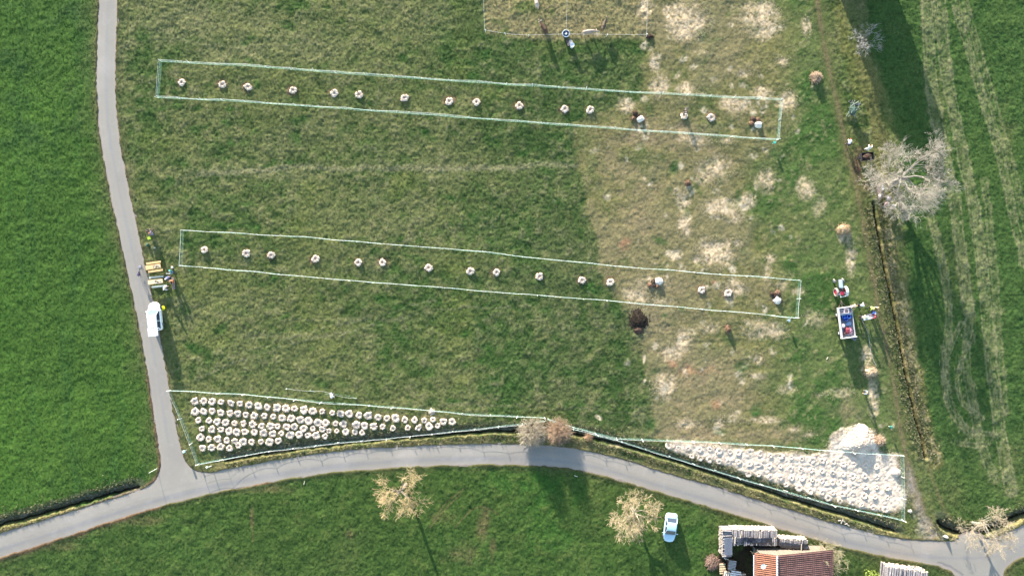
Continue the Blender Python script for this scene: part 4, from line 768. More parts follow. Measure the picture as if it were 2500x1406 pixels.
# ---------------------------------------------------------------- skinned bodies
def skin_obj(name, verts, edges, rad, m, parent, sub=1, root=0):
    me = bpy.data.meshes.new(name); me.from_pydata([tuple(v) for v in verts], edges, []); o = bpy.data.objects.new(name, me); COL.objects.link(o); o.parent = parent
    md = o.modifiers.new('skin', 'SKIN'); md.use_smooth_shade = True; sv = me.skin_vertices[0].data
    for i, r in enumerate(rad): sv[i].radius = (r, r) if not isinstance(r, tuple) else r
    for i in range(len(rad)): sv[i].use_root = (i == root)
    if sub: sm = o.modifiers.new('sub', 'SUBSURF'); sm.levels = sub; sm.render_levels = sub
    me.materials.append(m); return o
M_SKIN = A('skin', (.55,.34,.24), rough=.6, var=.08)
def person(px, py, rz, pose, shirt, trousers, hair, label, base=0.0, hands=None, hat=None, long_hair=False, s=1.0, bare_legs=False, back=None):
    p = W(px, py); t = empty('person', (p.x, p.y, gz(p.x, p.y)+base), rz); t.scale = (s, s, s)
    Vv = Vector
    if pose == 'stand': pel, che, nk, hd = Vv((0,0,.95)), Vv((0,.02,1.28)), Vv((0,.02,1.47)), Vv((0,.05,1.60)); kn = [(-.11,.05,.5),(.13,.02,.5)]; ft = [(-.13,-.02,.08),(.16,.05,.08)]
    elif pose == 'lean': pel, che, nk, hd = Vv((0,-.08,.92)), Vv((0,.14,1.2)), Vv((0,.24,1.35)), Vv((0,.33,1.45)); kn = [(-.12,.05,.5),(.14,.0,.5)]; ft = [(-.15,-.06,.08),(.18,-.02,.08)]
    elif pose == 'bend': pel, che, nk, hd = Vv((0,-.22,.9)), Vv((0,.12,1.04)), Vv((0,.32,1.03)), Vv((0,.46,.98)); kn = [(-.13,-.02,.48),(.15,-.02,.48)]; ft = [(-.16,-.05,.08),(.2,.0,.08)]
    elif pose == 'kneel': pel, che, nk, hd = Vv((0,-.1,.42)), Vv((0,.12,.72)), Vv((0,.22,.88)), Vv((0,.32,.98)); kn = [(-.12,.28,.12),(.16,.3,.3)]; ft = [(-.14,-.25,.1),(.18,.24,.06)]
    else: pel, che, nk, hd = Vv((0,0,.50)), Vv((0,.03,.82)), Vv((0,.05,1.0)), Vv((0,.09,1.13)); kn = [(-.13,.42,.50),(.14,.44,.50)]; ft = [(-.14,.46,.08),(.17,.52,.08)]
    up = (nk-pel).normalized(); sh = [nk-up*.06+Vv((sx*.18, 0, 0)) for sx in (-1, 1)]
    if hands is None:
        hands = [(-.28,.12,.82),(.28,.10,.82)] if pose == 'stand' else [(-.2,.55,.85),(.22,.5,.88)] if pose == 'lean' else [(-.15,.5,.45),(.2,.55,.42)] if pose == 'bend' else [(-.15,.55,.35),(.18,.5,.3)] if pose == 'kneel' else [(-.15,.42,.66),(.16,.40,.66)]
    V, E, Rr = [], [], []
    def add(v, r, par=None): V.append(Vector(v)); Rr.append(r); (E.append((par, len(V)-1)) if par is not None else None); return len(V)-1
    ip = add(pel, (.14,.10)); ic = add(che, (.155,.11), ip); ik = add(nk, .06, ic); ih = add(hd-up*.02, (.085,.09), ik); it = add(hd+up*.10, (.055,.06), ih)
    fwd = Vv((0, up.z, -up.y)); add(hd+fwd*.105-up*.01, .018, ih)                # nose
    arm, leg = [], []
    for k, sx in enumerate((-1, 1)):
        i1 = add(sh[k], .062, ic); hv = Vector(hands[k]); mid = (sh[k]+hv)/2+Vv((sx*.08, -.05, -.06)); i2 = add(mid, .045, i1); i3 = add(hv.lerp(mid, .12), .028, i2); i4 = add(hv, (.036,.02), i3); arm.append((sh[k], mid, hv))
        d = (hv-mid).normalized(); sd_ = Vv((sx, 0, 0)).cross(d).cross(d); sd_ = sd_.normalized() if sd_.length > .01 else Vv((1, 0, 0))
        for q_, l_ in ((-.028, .075), (-.01, .09), (.01, .085), (.027, .068)):
            j = add(hv+d*.045+sd_*q_, .010, i4); add(hv+d*(.045+l_)+sd_*q_*1.3+Vv((0, 0, -.018)), .008, j)
        j = add(hv+d*.01-sd_*.045, .011, i4); add(hv+d*.05-sd_*.07, .009, j)
        l1 = add(pel+Vv((sx*.09, 0, -.06)), .085, ip); l2 = add(kn[k], .058, l1); l3 = add(ft[k], .038, l2); add(Vector(ft[k])+Vv((0, .16, -.04)), (.04,.025), l3); leg.append((pel+Vv((sx*.09, 0, -.06)), Vector(kn[k]), Vector(ft[k])))
    skin_obj('body', V, E, Rr, M_SKIN, t, 1)
    key = lambda c: 'cloth_%02x%02x%02x' % tuple(int(min(.99, v)*255) for v in c)
    sv, se, sr = [pel+up*.02, che, nk-up*.05], [(0, 1), (1, 2)], [(.175,.135),(.20,.145),(.09,.08)]
    for k in range(2):
        n0 = len(sv); sv += [arm[k][0], arm[k][1], arm[k][1].lerp(arm[k][2], .72)]; se += [(1, n0), (n0, n0+1), (n0+1, n0+2)]; sr += [.085, .062, .05]
    skin_obj('shirt', sv, se, sr, A(key(shirt), shirt, rough=.85, var=.12, scale=8), t, 1)
    sv, se, sr = [pel+up*.0], [], [(.17,.13)]
    for k in range(2):
        n0 = len(sv); l = leg[k]; sv += [l[0], l[1]] + ([l[1].lerp(l[2], .92)] if not bare_legs else []); se += [(0, n0), (n0, n0+1)]+([(n0+1, n0+2)] if not bare_legs else []); sr += [.11, .078]+([.062] if not bare_legs else [])
    skin_obj('trousers', sv, se, sr, A(key(trousers), trousers, rough=.85, var=.15, scale=8), t, 1)
    for k in range(2): b = MB(); b.ell(Vector(ft[k])+Vv((0, .06, -.035)), (.055, .14, .05), 8, 6); b.build('shoe', M_BLACK if hat is None else A('brown_boot', (.10,.06,.04)), t, True)
    b = MB(); b.ell(hd+up*.055-fwd*.022, (.105, .112, .105), 12, 8)
    if long_hair: b.ell(hd-up*.06-fwd*.07, (.09,.06,.16), 8, 6)
    b.build('hair', A(key(hair), hair, rough=.8, var=.2, scale=20), t, True)
    if hat is not None: b = MB(); b.lathe((hd+up*.10-fwd*.01)[:], [(.21,-.01),(.2,.01),(.115,.02),(.105,.09),(.06,.12)], 14); b.build('hat', A(key(hat), hat, rough=.8, var=.08), t, True)
    if back is not None: b = MB(); b.bevbox((che-fwd*.2+up*.0)[:], (.3, .2, .42), .05); b.build('backpack', A(key(back), back, rough=.8), t)
    return tag(t, label, 'person')
WH=(.75,.74,.72); DK=(.03,.035,.05); NV=(.03,.05,.12); BRN=(.10,.06,.035); BLD=(.42,.30,.14); GRY=(.22,.24,.28); BLU=(.05,.12,.42); JN=(.10,.15,.26)
person(366, 566, R(-70), 'sit', DK, DK, BRN, 'person in dark clothes sitting at the left of the pair above the tables')
person(376, 572, R(60), 'sit', (.10,.12,.22), JN, (.4,.15,.06), 'person in blue grey sitting with reddish hair, right of the pair', long_hair=True)
person(426, 664, R(120), 'stand', (.03,.30,.33), NV, BRN, 'person in a teal top standing by the upper end of the bench', back=(.02,.12,.13))
person(419, 677, R(150), 'lean', (.07,.10,.25), DK, WH, 'person in dark blue bending beside the orange jacket')
person(425, 685, R(170), 'sit', (.80,.20,.05), DK, (.6,.25,.15), 'person in a bright orange jacket sitting on the narrow bench')
person(409, 704, R(-80), 'lean', WH, (.45,.45,.48), BLD, 'person in white leaning at the end of the grey bench')
person(813, 962, R(200), 'bend', WH, GRY, BRN, 'person in white bending over the loose netting above the crowded plot')
person(1670, 275, R(180), 'bend', (.03,.03,.035), DK, WH, 'person in black bending over a ring of the upper strip')
person(2067, 352, R(-15), 'bend', (.70,.66,.78), (.03,.03,.05), (.35,.08,.06), 'person in a white top bending on the track above the black cart', hands=[(-.1,.6,.5),(.25,.62,.6)])
person(2112, 366, R(-30), 'lean', WH, WH, BLD, 'person in white clothes working at the black soil cart', hands=[(-.1,.6,.9),(.25,.65,1.1)])
person(2075, 747, R(-85), 'bend', (.62,.42,.30), (.62,.48,.36), BLD, 'person in beige bending at the front corner of the trailer')
person(2094, 745, R(-70), 'lean', (.66,.66,.68), DK, DK, 'person in white standing alone between trailer and potting table')
person(2119, 750, R(200), 'lean', (.38,.62,.08), (.03,.05,.03), BRN, 'person in neon green at the upper side of the potting table')
person(2130, 750, R(170), 'stand', (.55,.42,.30), DK, BLD, 'person in beige beside the neon green one at the potting table')
person(2124, 760, R(180), 'lean', BLU, NV, (.3,.3,.45), 'person in bright blue leaning over the potting table')
person(2129, 771, R(100), 'lean', (.50,.05,.08), NV, (.5,.12,.1), 'person in red at the right end of the potting table')
person(2098, 774, R(-80), 'lean', (.66,.64,.40), DK, BRN, 'person in pale yellow with a straw hat left of the potting table', hat=(.75,.72,.45))
person(2069, 766, R(80), 'bend', (.64,.62,.50), (.4,.38,.3), (.62,.58,.42), 'person in cream leaning over the right side of the trailer')
person(2110, 956, R(80), 'lean', (.20,.24,.30), GRY, BLD, 'person in grey walking below the pale brown brush heap')
person(2160, 497, R(160), 'sit', (.62,.35,.40), (.25,.2,.2), (.7,.62,.6), 'person in pink sitting under the big bare tree, left one')
person(2176, 503, R(150), 'sit', (.66,.56,.54), (.2,.2,.25), (.66,.6,.5), 'person in pale clothes sitting under the big bare tree, right one')
person(2163, 488, R(-30), 'sit', (.30,.32,.42), JN, GRY, 'person in blue grey sitting by the dark bench under the tree')
# cattle
def cow(px, py, rz, col, head, label, s=1.0, hd_down=0.0, seed=0):
    p = W(px, py); t = empty('cow', (p.x, p.y, gz(p.x, p.y)), rz); t.scale = (s, s, s); V = []; E = []; Q = []
    def add(v, r, par=None): V.append(Vector(v)); Q.append(r); (E.append((par, len(V)-1)) if par is not None else None); return len(V)-1
    a = add((0,-.05,1.0), (.30,.33)); b = add((0,.38,1.0), (.26,.33), a); c = add((0,.62,1.06), (.19,.24), b); n = add((0,.88,1.16-hd_down*.4), (.12,.15), c); h = add((0,1.12,1.24-hd_down), (.105,.12), n); mz = add((0,1.36,1.10-hd_down), (.07,.075), h); add((0,1.44,1.06-hd_down), (.06,.06), mz)
    d = add((0,-.48,1.04), (.27,.30), a); e = add((0,-.78,1.06), (.2,.22), d); tl = add((0,-.92,1.12), .035, e); tl = add((.02,-.98,.8), .022, tl); add((.03,-.98,.5), .03, tl)
    for sx in (-1, 1):
        k = add((sx*.17,.48,.72), .085, b); k = add((sx*.17,.50,.40), .052, k); k = add((sx*.17,.47,.12), .036, k); add((sx*.17,.52,.03), .045, k)
        k = add((sx*.18,-.62,.80), .12, d); k = add((sx*.18,-.52,.60), .085, k); k = add((sx*.18,-.74,.38), .05, k); k = add((sx*.18,-.68,.12), .037, k); add((sx*.18,-.63,.03), .045, k)
    m = A('cow_hide_%d' % seed, col, rough=.9, var=.3, scale=1.4); skin_obj('body', V, E, Q, m, t, 2)
    mh = A('cow_head_%d' % seed, head, rough=.9, var=.2)
    for sx in (-1, 1): bb = MB(); bb.ell((sx*.21,1.05,1.30-hd_down), (.13,.05,.035), 8, 5, rz=sx*-.25); bb.build('ear', mh, t, True)
    bb = MB(); bb.ell((0,1.42,1.07-hd_down), (.075,.07,.072), 8, 6); bb.build('muzzle', mh, t, True)
    for sx in (-1, 1): bb = MB(); bb.tube((sx*.07,1.04,1.36-hd_down), (sx*.15,1.02,1.47-hd_down), .022, .008, 6); bb.build('horn', A('horn', (.6,.56,.46)), t)
    return tag(t, label, 'cow', 'cows in the grazed pen')
cow(1327, 75, R(32), (.09,.05,.035), (.5,.45,.38), 'dark brown cow left of the blue water tub, walking up and left', 1.0, .1, 1)
cow(1437, 84, R(-84), (.33,.26,.21), (.6,.5,.42), 'pale beige cow grazing right of the blue water tub', 1.03, .45, 2)
cow(1473, 66, R(-18), (.11,.08,.055), (.03,.02,.018), 'slim dark cow facing away, right of the pale cow', .92, .0, 3)
cow(1309, 12, R(12), (.48,.38,.32), (.6,.5,.42), 'pale cow cut off by the top edge of the picture', 1.0, .1, 4)
# water tub and buckets
p = W(1381, 86); t = empty('water_tub', (p.x, p.y, 0)); b = MB(); b.lathe((0, 0, 0), [(.42,0),(.48,.6),(.52,.62),(.47,.62),(.45,.5)], 24, cap=False); b.build('wall', A('blue_grey_tub', (.10,.16,.26), rough=.5), t, False); b = MB(); b.lathe((0, 0, .46), [(.45, 0), (.001, .002)], 24, cap=False); b.build('water', A('tub_water', (.02,.05,.11), rough=.08, var=.1, spec=.6), t); b = MB(); b.lathe((0, 0, .61), [(.47,0),(.50,.03),(.53,0)], 24, cap=False); b.build('rim', A('tub_rim', (.55,.65,.75)), t); tag(t, 'round blue water tub under the wire between the cows', 'water tub')
def bucket(px, py, r, h, col, lb, fill=None):
    p = W(px, py); t = empty('bucket', (p.x, p.y, gz(p.x, p.y))); b = MB(); b.lathe((0, 0, 0), [(r*.8,0),(r,h),(r*1.06,h),(r*.94,h*.98),(r*.9,h*.8)], 16, cap=False); nm_ = 'pail_%s' % lb[:12].replace(' ', '_'); b.build('wall', A(nm_, col, rough=.5, var=.1), t); b = MB(); b.lathe((0, 0, h*.8), [(r*.92,0),(r*.3,.05),(.01,.06)], 12, cap=False); b.build('contents', A(nm_+'_fill', fill or col, rough=.9, var=.3), t); return tag(t, lb, 'bucket', 'buckets stacked below the water tub')
bucket(1388, 101, .2, .35, (.25,.26,.25), 'small grey bucket nearest to the water tub', (.08,.08,.07))
bucket(1393, 105, .27, .4, (.60,.55,.50), 'pale beige bucket in the group below the tub', (.6,.52,.44))
bucket(1385, 104, .22, .38, (.14,.09,.08), 'dark brown bucket left in the group below the tub')
bucket(1388, 110, .22, .36, (.40,.30,.27), 'reddish grey bucket low in the group below the tub')
bucket(1396, 115, .30, .85, (.68,.72,.76), 'tall white drum at the lower end of the bucket group', (.7,.72,.72))
# ---------------------------------------------------------------- tractor
M_HOOD = A('pale_blue_paint', (.36,.46,.52), rough=.4, var=.15); M_RED = A('red_paint', (.55,.03,.07), rough=.45, var=.1); M_GREY = A('grey_paint', (.55,.57,.58), rough=.5, var=.12); M_TMET = A('dark_metal', (.07,.075,.08), rough=.6, var=.3)
M_TYL = A('dusty_tyre', (.24,.22,.20), rough=.9, var=.2)
p = W(2047, 709); t = empty('tractor', (p.x, p.y, .0), R(6))
b = MB(); b.bevbox((0, .95, .95), (.46, 1.25, .46), .08); b.build('hood', M_HOOD, t); b = MB(); b.bevbox((0, 1.6, .9), (.42, .08, .5), .03); b.build('grille', M_TMET, t)
b = MB(); b.box((0, .6, .6), (.34, 1.9, .3)); b.tube((-.62, 1.42, .42), (.62, 1.42, .42), .05); b.tube((-.6, -.2, .62), (.6, -.2, .62), .11); b.tube((.12, 1.1, 1.1), (.12, 1.1, 1.55), .03); b.tube((-.1, .3, 1.0), (.25, .75, 1.15), .04); b.box((.26, .75, .75), (.14, .6, .2)); b.box((-.26, .75, .7), (.14, .5, .16)); b.build('chassis', M_TMET, t)
for sx in (-1, 1):
    w_ = empty('rear_wheel', (sx*.66, -.2, .62)); w_.parent = t; w_.rotation_euler = (0, 0, 0)
    b = MB(); V = []; F = []; nu = 28; pr_ = [(-.14,.46),(-.15,.58),(-.09,.63),(.09,.63),(.15,.58),(.14,.46)]
    for i in range(nu):
        a = 2*math.pi*i/nu; k_ = 1+(.03 if i % 2 else 0)
        for x_, r_ in pr_: V.append((x_, r_*k_*math.cos(a), r_*k_*math.sin(a)))
    for i in range(nu):
        for j in range(6): F.append((i*6+j, ((i+1) % nu)*6+j, ((i+1) % nu)*6+(j+1) % 6, i*6+(j+1) % 6))
    b.add(V, F); b.build('tyre', M_TYL, w_); b = MB(); b.tube((-.03, 0, 0), (.03, 0, 0), .46, n=20); b.tube((sx*.02, 0, 0), (sx*.12, 0, 0), .14, n=10); b.build('rim', M_RED, w_)
    w_ = empty('front_wheel', (sx*.62, 1.44, .32)); w_.parent = t; w_.rotation_euler = (0, 0, R(22)); b = MB(); b.tube((-.08, 0, 0), (.08, 0, 0), .32, n=18); b.build('tyre', M_TYL, w_); b = MB(); b.tube((-.09, 0, 0), (.09, 0, 0), .17, n=12); b.build('rim', M_GREY, w_)
    V = []; F = []
    for k in range(9):
        a = R(10+150*k/8); V += [(sx*.50, -.2+.72*math.cos(a), .62+.72*math.sin(a)), (sx*.84, -.2+.72*math.cos(a), .62+.72*math.sin(a))]
    F = [(2*k, 2*k+1, 2*k+3, 2*k+2) for k in range(8)]
    if sx > 0: b = MB(); b.add(V, F); o = b.build('fender', M_GREY, t); md = o.modifiers.new('s', 'SOLIDIFY'); md.thickness = .03
b = MB(); b.lathe((0, -.42, .98), [(.02, 0), (.2, .0), (.25, .05), (.25, .11), (.2, .09), (.02, .05)], 18); b.build('seat', M_RED, t, True)
b = MB(); b.tube((0, -.05, 1.0), (0, .12, 1.25), .025); n_ = 16
for k in range(n_): a, c = 2*math.pi*k/n_, 2*math.pi*(k+1)/n_; b.tube((.19*math.cos(a), .14+.15*math.sin(a), 1.26+.1*math.sin(a)), (.19*math.cos(c), .14+.15*math.sin(c), 1.26+.1*math.sin(c)), .018, n=6)
b.build('steering_wheel', M_BLACK, t)
b = MB(); b.tube((-.35, -.45, .9), (-.12, -.95, .85), .05); b.tube((.35, -.3, .95), (.75, -.85, .88), .05); b.tube((-.25, -.95, .86), (.85, -.85, .88), .055); b.tube((0, -.2, .5), (0, -1.1, .45), .05); b.build('hitch_frame', M_GREY, t)
b = MB(); b.tube((-.2, .2, 1.0), (-.36, .5, 1.3), .02); b.ell((-.36, .5, 1.32), (.05,.05,.05)); b.build('gear_lever', M_BLACK, t)
tag(t, 'small old pale blue tractor with a red seat in front of the trailer', 'tractor')
# trailer
M_TRL = A('weathered_board', (.52,.50,.49), rough=.8, var=.14, scale=5, stretch=(1, .2, 1)); M_BED = A('trailer_floor', (.15,.16,.19), rough=.8, var=.3)
p = W(2056, 786); t = empty('farm_trailer', (p.x, p.y, 0), R(7.5)); TL, TW, TH = 4.25, 2.1, 1.12
b = MB(); b.box((0, 0, TH-.06), (TW-.1, TL-.1, .08)); b.build('floor', M_BED, t)
for nm_, c, d in (('side_board', (-TW/2+.04, 0, TH+.28), (.09, TL, .6)), ('side_board', (TW/2-.04, -.15, TH+.12), (.06, TL-.3, .28)), ('tail_board', (0, -TL/2-.06, TH+.28), (TW+.12, .1, .6)), ('head_board', (0, TL/2+.06, TH+.28), (TW+.04, .1, .6))):
    b = MB(); b.bevbox(c, d, .012); b.build(nm_, M_TRL, t)
b = MB(); b.tube((0, TL/2, .7), (0, TL/2+1.1, .5), .06); b.tube((-.6, TL/2, .72), (-.05, TL/2+.85, .55), .035); b.tube((.6, TL/2, .72), (.05, TL/2+.85, .55), .035); b.build('drawbar', A('rusty_bar', (.22,.16,.12)), t)
for sx in (-1, 1):
    for yy in (1.2, -1.5): w_ = empty('wheel', (sx*.8, yy, .42)); w_.parent = t; b = MB(); b.tube((-.1, 0, 0), (.1, 0, 0), .42, n=18); b.build('tyre', M_TYRE, w_); b = MB(); b.tube((-.11, 0, 0), (.11, 0, 0), .2, n=10); b.build('rim', M_GREY, w_)
b = MB(); b.box((0, 0, .75), (1.4, TL-.4, .16)); b.build('frame', M_TMET, t)
tag(t, 'flat farm trailer with pale side boards loaded with tools behind the tractor', 'trailer')
TT = p; tr_rot = Matrix.Rotation(R(7.5), 3, 'Z')
def on_trailer(name, x, y, z, b, m, lb, cat, group=None, smooth=False):
    o = b.build(name, m, None, smooth); v = tr_rot @ Vector((x, y, 0)); o.location = (TT.x+v.x, TT.y+v.y, TH-.02+z); o.rotation_euler.z = R(7.5); return tag(o, lb, cat, group)
M_CRATE = A('pale_crate', (.62,.56,.56), var=.1); M_BLUE = A('blue_plastic', (.03,.10,.45), rough=.4, var=.25)
def tray(w, d, h, th=.03):
    b = MB(); b.box((0, 0, th/2), (w, d, th)); b.box((-w/2, 0, h/2), (th, d, h)); b.box((w/2, 0, h/2), (th, d, h)); b.box((0, -d/2, h/2), (w+th, th, h)); b.box((0, d/2, h/2), (w+th, th, h)); return b
on_trailer('crate', -.62, 1.68, 0, tray(.58, .55, .5), M_CRATE, 'grey lilac crate in the front left corner of the trailer', 'crate')
on_trailer('crate', .05, 1.68, 0, tray(.62, .6, .62), A('pink_crate', (.66,.58,.58)), 'pale pinkish crate in the middle of the trailer front', 'crate')
on_trailer('crate', .66, 1.68, 0, tray(.44, .5, .48), A('lilac_crate', (.48,.46,.5)), 'narrow grey crate at the front right of the trailer', 'crate')
b = MB(); b.bevbox((0, 0, .3), (1.7, .2, .1), .02); b.box((-.7, 0, .12), (.08, .2, .26)); b.box((.7, 0, .12), (.08, .2, .26)); on_trailer('plank_bench', 0, 1.22, 0, b, M_GREY, 'white plank lying across the trailer behind the crates', 'plank')
for k, (x, y, r_, h_) in enumerate([(-.42,.82,.2,.5),(-.05,.86,.19,.5),(.3,.84,.24,.62),(-.3,.5,.18,.4),(0,.48,.19,.45)]):
    b = MB(); b.lathe((0, 0, 0), [(r_*.85,0),(r_,h_),(r_*1.08,h_),(r_*.9,h_-.02),(r_*.85,.1),(.01,.1)], 14); on_trailer('blue_barrel', x, y, 0, b, M_BLUE, ['blue bucket at the left of the upper blue row on the trailer','blue bucket in the middle of the upper blue row on the trailer','largest blue tub, right of the upper blue row on the trailer','left one of the two lower blue buckets on the trailer','right one of the two lower blue buckets on the trailer'][k], 'bucket', 'blue buckets on the trailer')
rq = random.Random(8)
def pile_on(name, x, y, rx, ry, h, m, lb, cat, n=30, s_=.1):
    b = MB(); b.ell((0, 0, h*.3), (rx*.8, ry*.8, h*.6), 10, 6, rq, .2)
    for _ in range(n): a = rq.uniform(0, 6.28); q_ = rq.random()**.5; b.bevbox((rx*q_*math.cos(a), ry*q_*math.sin(a), h*(1-q_*.6)*rq.uniform(.5, 1)), (s_*rq.uniform(.6, 2.2), s_*rq.uniform(.5, 1.4), s_*.7), .015, rq.uniform(0, 3))
    on_trailer(name, x, y, 0, b, m, lb, cat)
pile_on('sack', -.55, -.45, .36, .36, .42, A('pale_sack', (.66,.58,.56), var=.2), 'pale crumpled sack in the middle left of the trailer', 'sack', 16, .13)
pile_on('tool_bag', .0, -1.1, .36, .5, .42, A('dark_red_bag', (.28,.05,.06), var=.5), 'dark red tool bags in the rear of the trailer', 'tool bag', 26, .13)
pile_on('cloth', .45, -1.2, .34, .48, .3, A('pinkish_cloth', (.50,.25,.30), var=.5), 'crumpled pink and white cloth at the right rear of the trailer', 'cloth', 26, .12)
pile_on('pots', .3, -.2, .5, .3, .2, A('bluish_pots', (.28,.36,.5), var=.5), 'scattered blue grey pots on the trailer floor', 'pots', 18, .11)
pile_on('cable_pile', -.5, -1.6, .4, .28, .3, A('brown_tools', (.10,.06,.06), var=.5), 'dark brown tools heaped in the rear left trailer corner', 'tools', 22, .11)
# wheelbarrow at the rear of trailer
def wheelbarrow(px, py, rz, lb, tray_c):
    p = W(px, py); t = empty('wheelbarrow', (p.x, p.y, 0), rz); b = MB(); V = [(-.28,-.4,.62),(.28,-.4,.62),(.32,.42,.58),(-.32,.42,.58),(-.16,-.28,.32),(.16,-.28,.32),(.18,.2,.3),(-.18,.2,.3)]; b.add(V, [(4,7,6,5),(0,4,5,1),(1,5,6,2),(2,6,7,3),(3,7,4,0)]); o = b.build('tray', tray_c, t); md = o.modifiers.new('s', 'SOLIDIFY'); md.thickness = .02
    b = MB()
    for sx in (-1, 1): b.tube((sx*.08, .7, .2), (sx*.3, -.9, .6), .022); b.tube((sx*.18, -.3, .45), (sx*.2, -.35, .0), .02)
    b.build('frame', M_TMET, t); b = MB(); b.tube((-.04, .7, .2), (.04, .7, .2), .2, n=16); b.build('wheel', M_TYRE, t); return tag(t, lb, 'wheelbarrow')
wheelbarrow(2079, 824, R(60), 'grey wheelbarrow standing behind the rear right trailer corner', A('grey_tray', (.25,.27,.3)))
# potting table
p = W(2115, 774); t = empty('potting_table', (p.x, p.y, gz(p.x, p.y)), R(12)); b = MB(); b.bevbox((0, -.12, .76), (1.9, .34, .05), .01); b.build('white_board', M_GREY, t); b = MB(); b.bevbox((0, .26, .74), (1.9, .38, .05), .01); b.build('table_top', A('grey_board', (.20,.20,.24)), t)
for sx in (-1, 1):
    for sy in (-.2, .38): b = MB(); b.tube((sx*.85, sy, 0), (sx*.8, sy, .74), .025); b.build('leg', M_TMET, t)
tag(t, 'long narrow potting table with a white front board among the group', 'table')
# black soil cart under the tree
p = W(2110, 385); t = empty('soil_cart', (p.x, p.y, 0), R(5)); b = tray(1.7, 1.1, .5, .05); o = b.build('box', A('black_box', (.03,.03,.035), rough=.8), t); o.location.z = .5
b = MB(); b.ell((0, 0, .8), (.75, .45, .3), 14, 8, random.Random(2), .12); b.build('load', M_SOILD, t)
for sx in (-1, 1): w_ = MB(); w_.tube((sx*.85, 0, .3), (sx*.98, 0, .3), .3, n=16); w_.build('wheel', M_TYRE, t)
b = MB(); b.tube((0, -.5, .55), (.1, -1.5, .5), .04); b.build('drawbar', M_TMET, t); tag(t, 'black two wheeled cart full of dark soil left of the big tree', 'cart')
# benches under tree
def bench(px, py, rz, L, w, h, lb, m, name='bench', legs=2):
    p = W(px, py); t = empty(name, (p.x, p.y, gz(p.x, p.y)), rz); b = MB(); b.bevbox((0, 0, h), (L, w, .05), .01); b.build('seat', m, t)
    for sx in (-1, 1): b = MB(); b.box((sx*L*.38, 0, h/2), (.05, w*.85, h)); b.build('leg', M_TMET, t)
    return tag(t, lb, 'bench', None)
M_BOARD = A('old_bench_board', (.22,.16,.14), var=.25); M_PINE = A('pine_board', (.66,.43,.20), rough=.6, var=.12, scale=4, stretch=(.3, 3, 1)); M_GBOARD = A('grey_green_board', (.40,.43,.38), var=.12); M_LPINE = A('light_pine_board', (.70,.50,.29), rough=.6, var=.12, scale=4, stretch=(.3, 3, 1))
bench(2142, 468, R(98), 2.2, .5, .45, 'wide brown bench under the left edge of the big tree', M_BOARD)
bench(2150, 466, R(98), 2.1, .28, .45, 'narrow bench with white things on it under the big tree', A('dark_bench', (.1,.08,.08)))
for k, (x, y, c) in enumerate([(2149,458,(.4,.45,.5)),(2150,463,(.7,.75,.8)),(2143,479,(.7,.66,.66))]):
    p = W(x, y); b = MB(); b.bevbox((0, 0, .12), (.26, .34, .24), .05); o = b.build('white_bag', A('bag_%d' % k, c)); o.location = (p.x, p.y, gz(p.x, p.y)+.48); tag(o, ['grey bag at the upper end of the narrow bench under the tree','white bag in the middle of the narrow bench under the tree','white bag on the lower end of the wide brown bench'][k], 'bag')
# beer tables
def beer_set(px, py, rz, mt_, mb_, lb, offs, tl=2.15, items=0, ic=((.7,.68,.64),)):
    g = random.Random(px); p = W(px, py); z = gz(p.x, p.y); t = empty('beer_table', (p.x, p.y, z), rz); b = MB(); b.bevbox((0, 0, .76), (tl, .62, .045), .01); b.build('table_top', mt_, t)
    for sx in (-1, 1):
        for sy in (-.2, .2): b = MB(); b.tube((sx*tl*.4, sy, 0), (sx*tl*.36, sy, .74), .02); b.build('leg', M_TMET, t)
    tag(t, lb, 'table')
    M = Matrix.Rotation(rz, 3, 'Z')
    for k in range(items):
        v = M @ Vector((g.uniform(.0, tl*.45) if items < 16 else g.uniform(-.3, tl*.46), g.uniform(-.2, .2), 0)); b = MB(); b.lathe((0, 0, 0), [(.045, 0), (.06, .12), (.03, .14)], 8); o = b.build('cup', A('cup_%d' % (k % len(ic)), ic[k % len(ic)], var=.1)); o.location = (p.x+v.x, p.y+v.y, z+.785); tag(o, 'small %s cup among the crockery on the %s' % (['white', 'dark'][k % 2], 'lower table' if items > 15 else 'upper table'), 'cup', 'crockery on the %s' % ('lower table' if items > 15 else 'upper table'))
    for (ox, oy, l_, mm_, lb2) in offs:
        v = M @ Vector((ox, oy, 0)); bench(px+v.x*S, py-v.y*S, rz, l_, .28, .46, lb2, mm_, 'beer_bench')
IC = ((.75,.74,.72), (.10,.08,.07))
beer_set(381, 652, R(8), M_PINE, M_PINE, 'bright pine table nearest the bicycle, standing over the other table', [(0,.62,2.15,M_PINE,'bright pine bench on the upper side of the upper table'),(.1,-.60,2.15,M_PINE,'bright pine bench on the lower side of the upper table')], 2.2, 14, IC)
beer_set(386, 688, R(6), M_LPINE, M_GBOARD, 'pale pine table with crockery, the lower of the two tables', [(0,.68,2.1,M_GBOARD,'grey green bench on the upper side of the lower table'),(.35,-.72,2.2,M_GBOARD,'grey green bench on the lower side of the lower table')], 2.15, 18, IC)
bench(427, 692, R(95), 1.7, .42, .45, 'dark brown bench standing alone right of the two tables', M_BOARD)
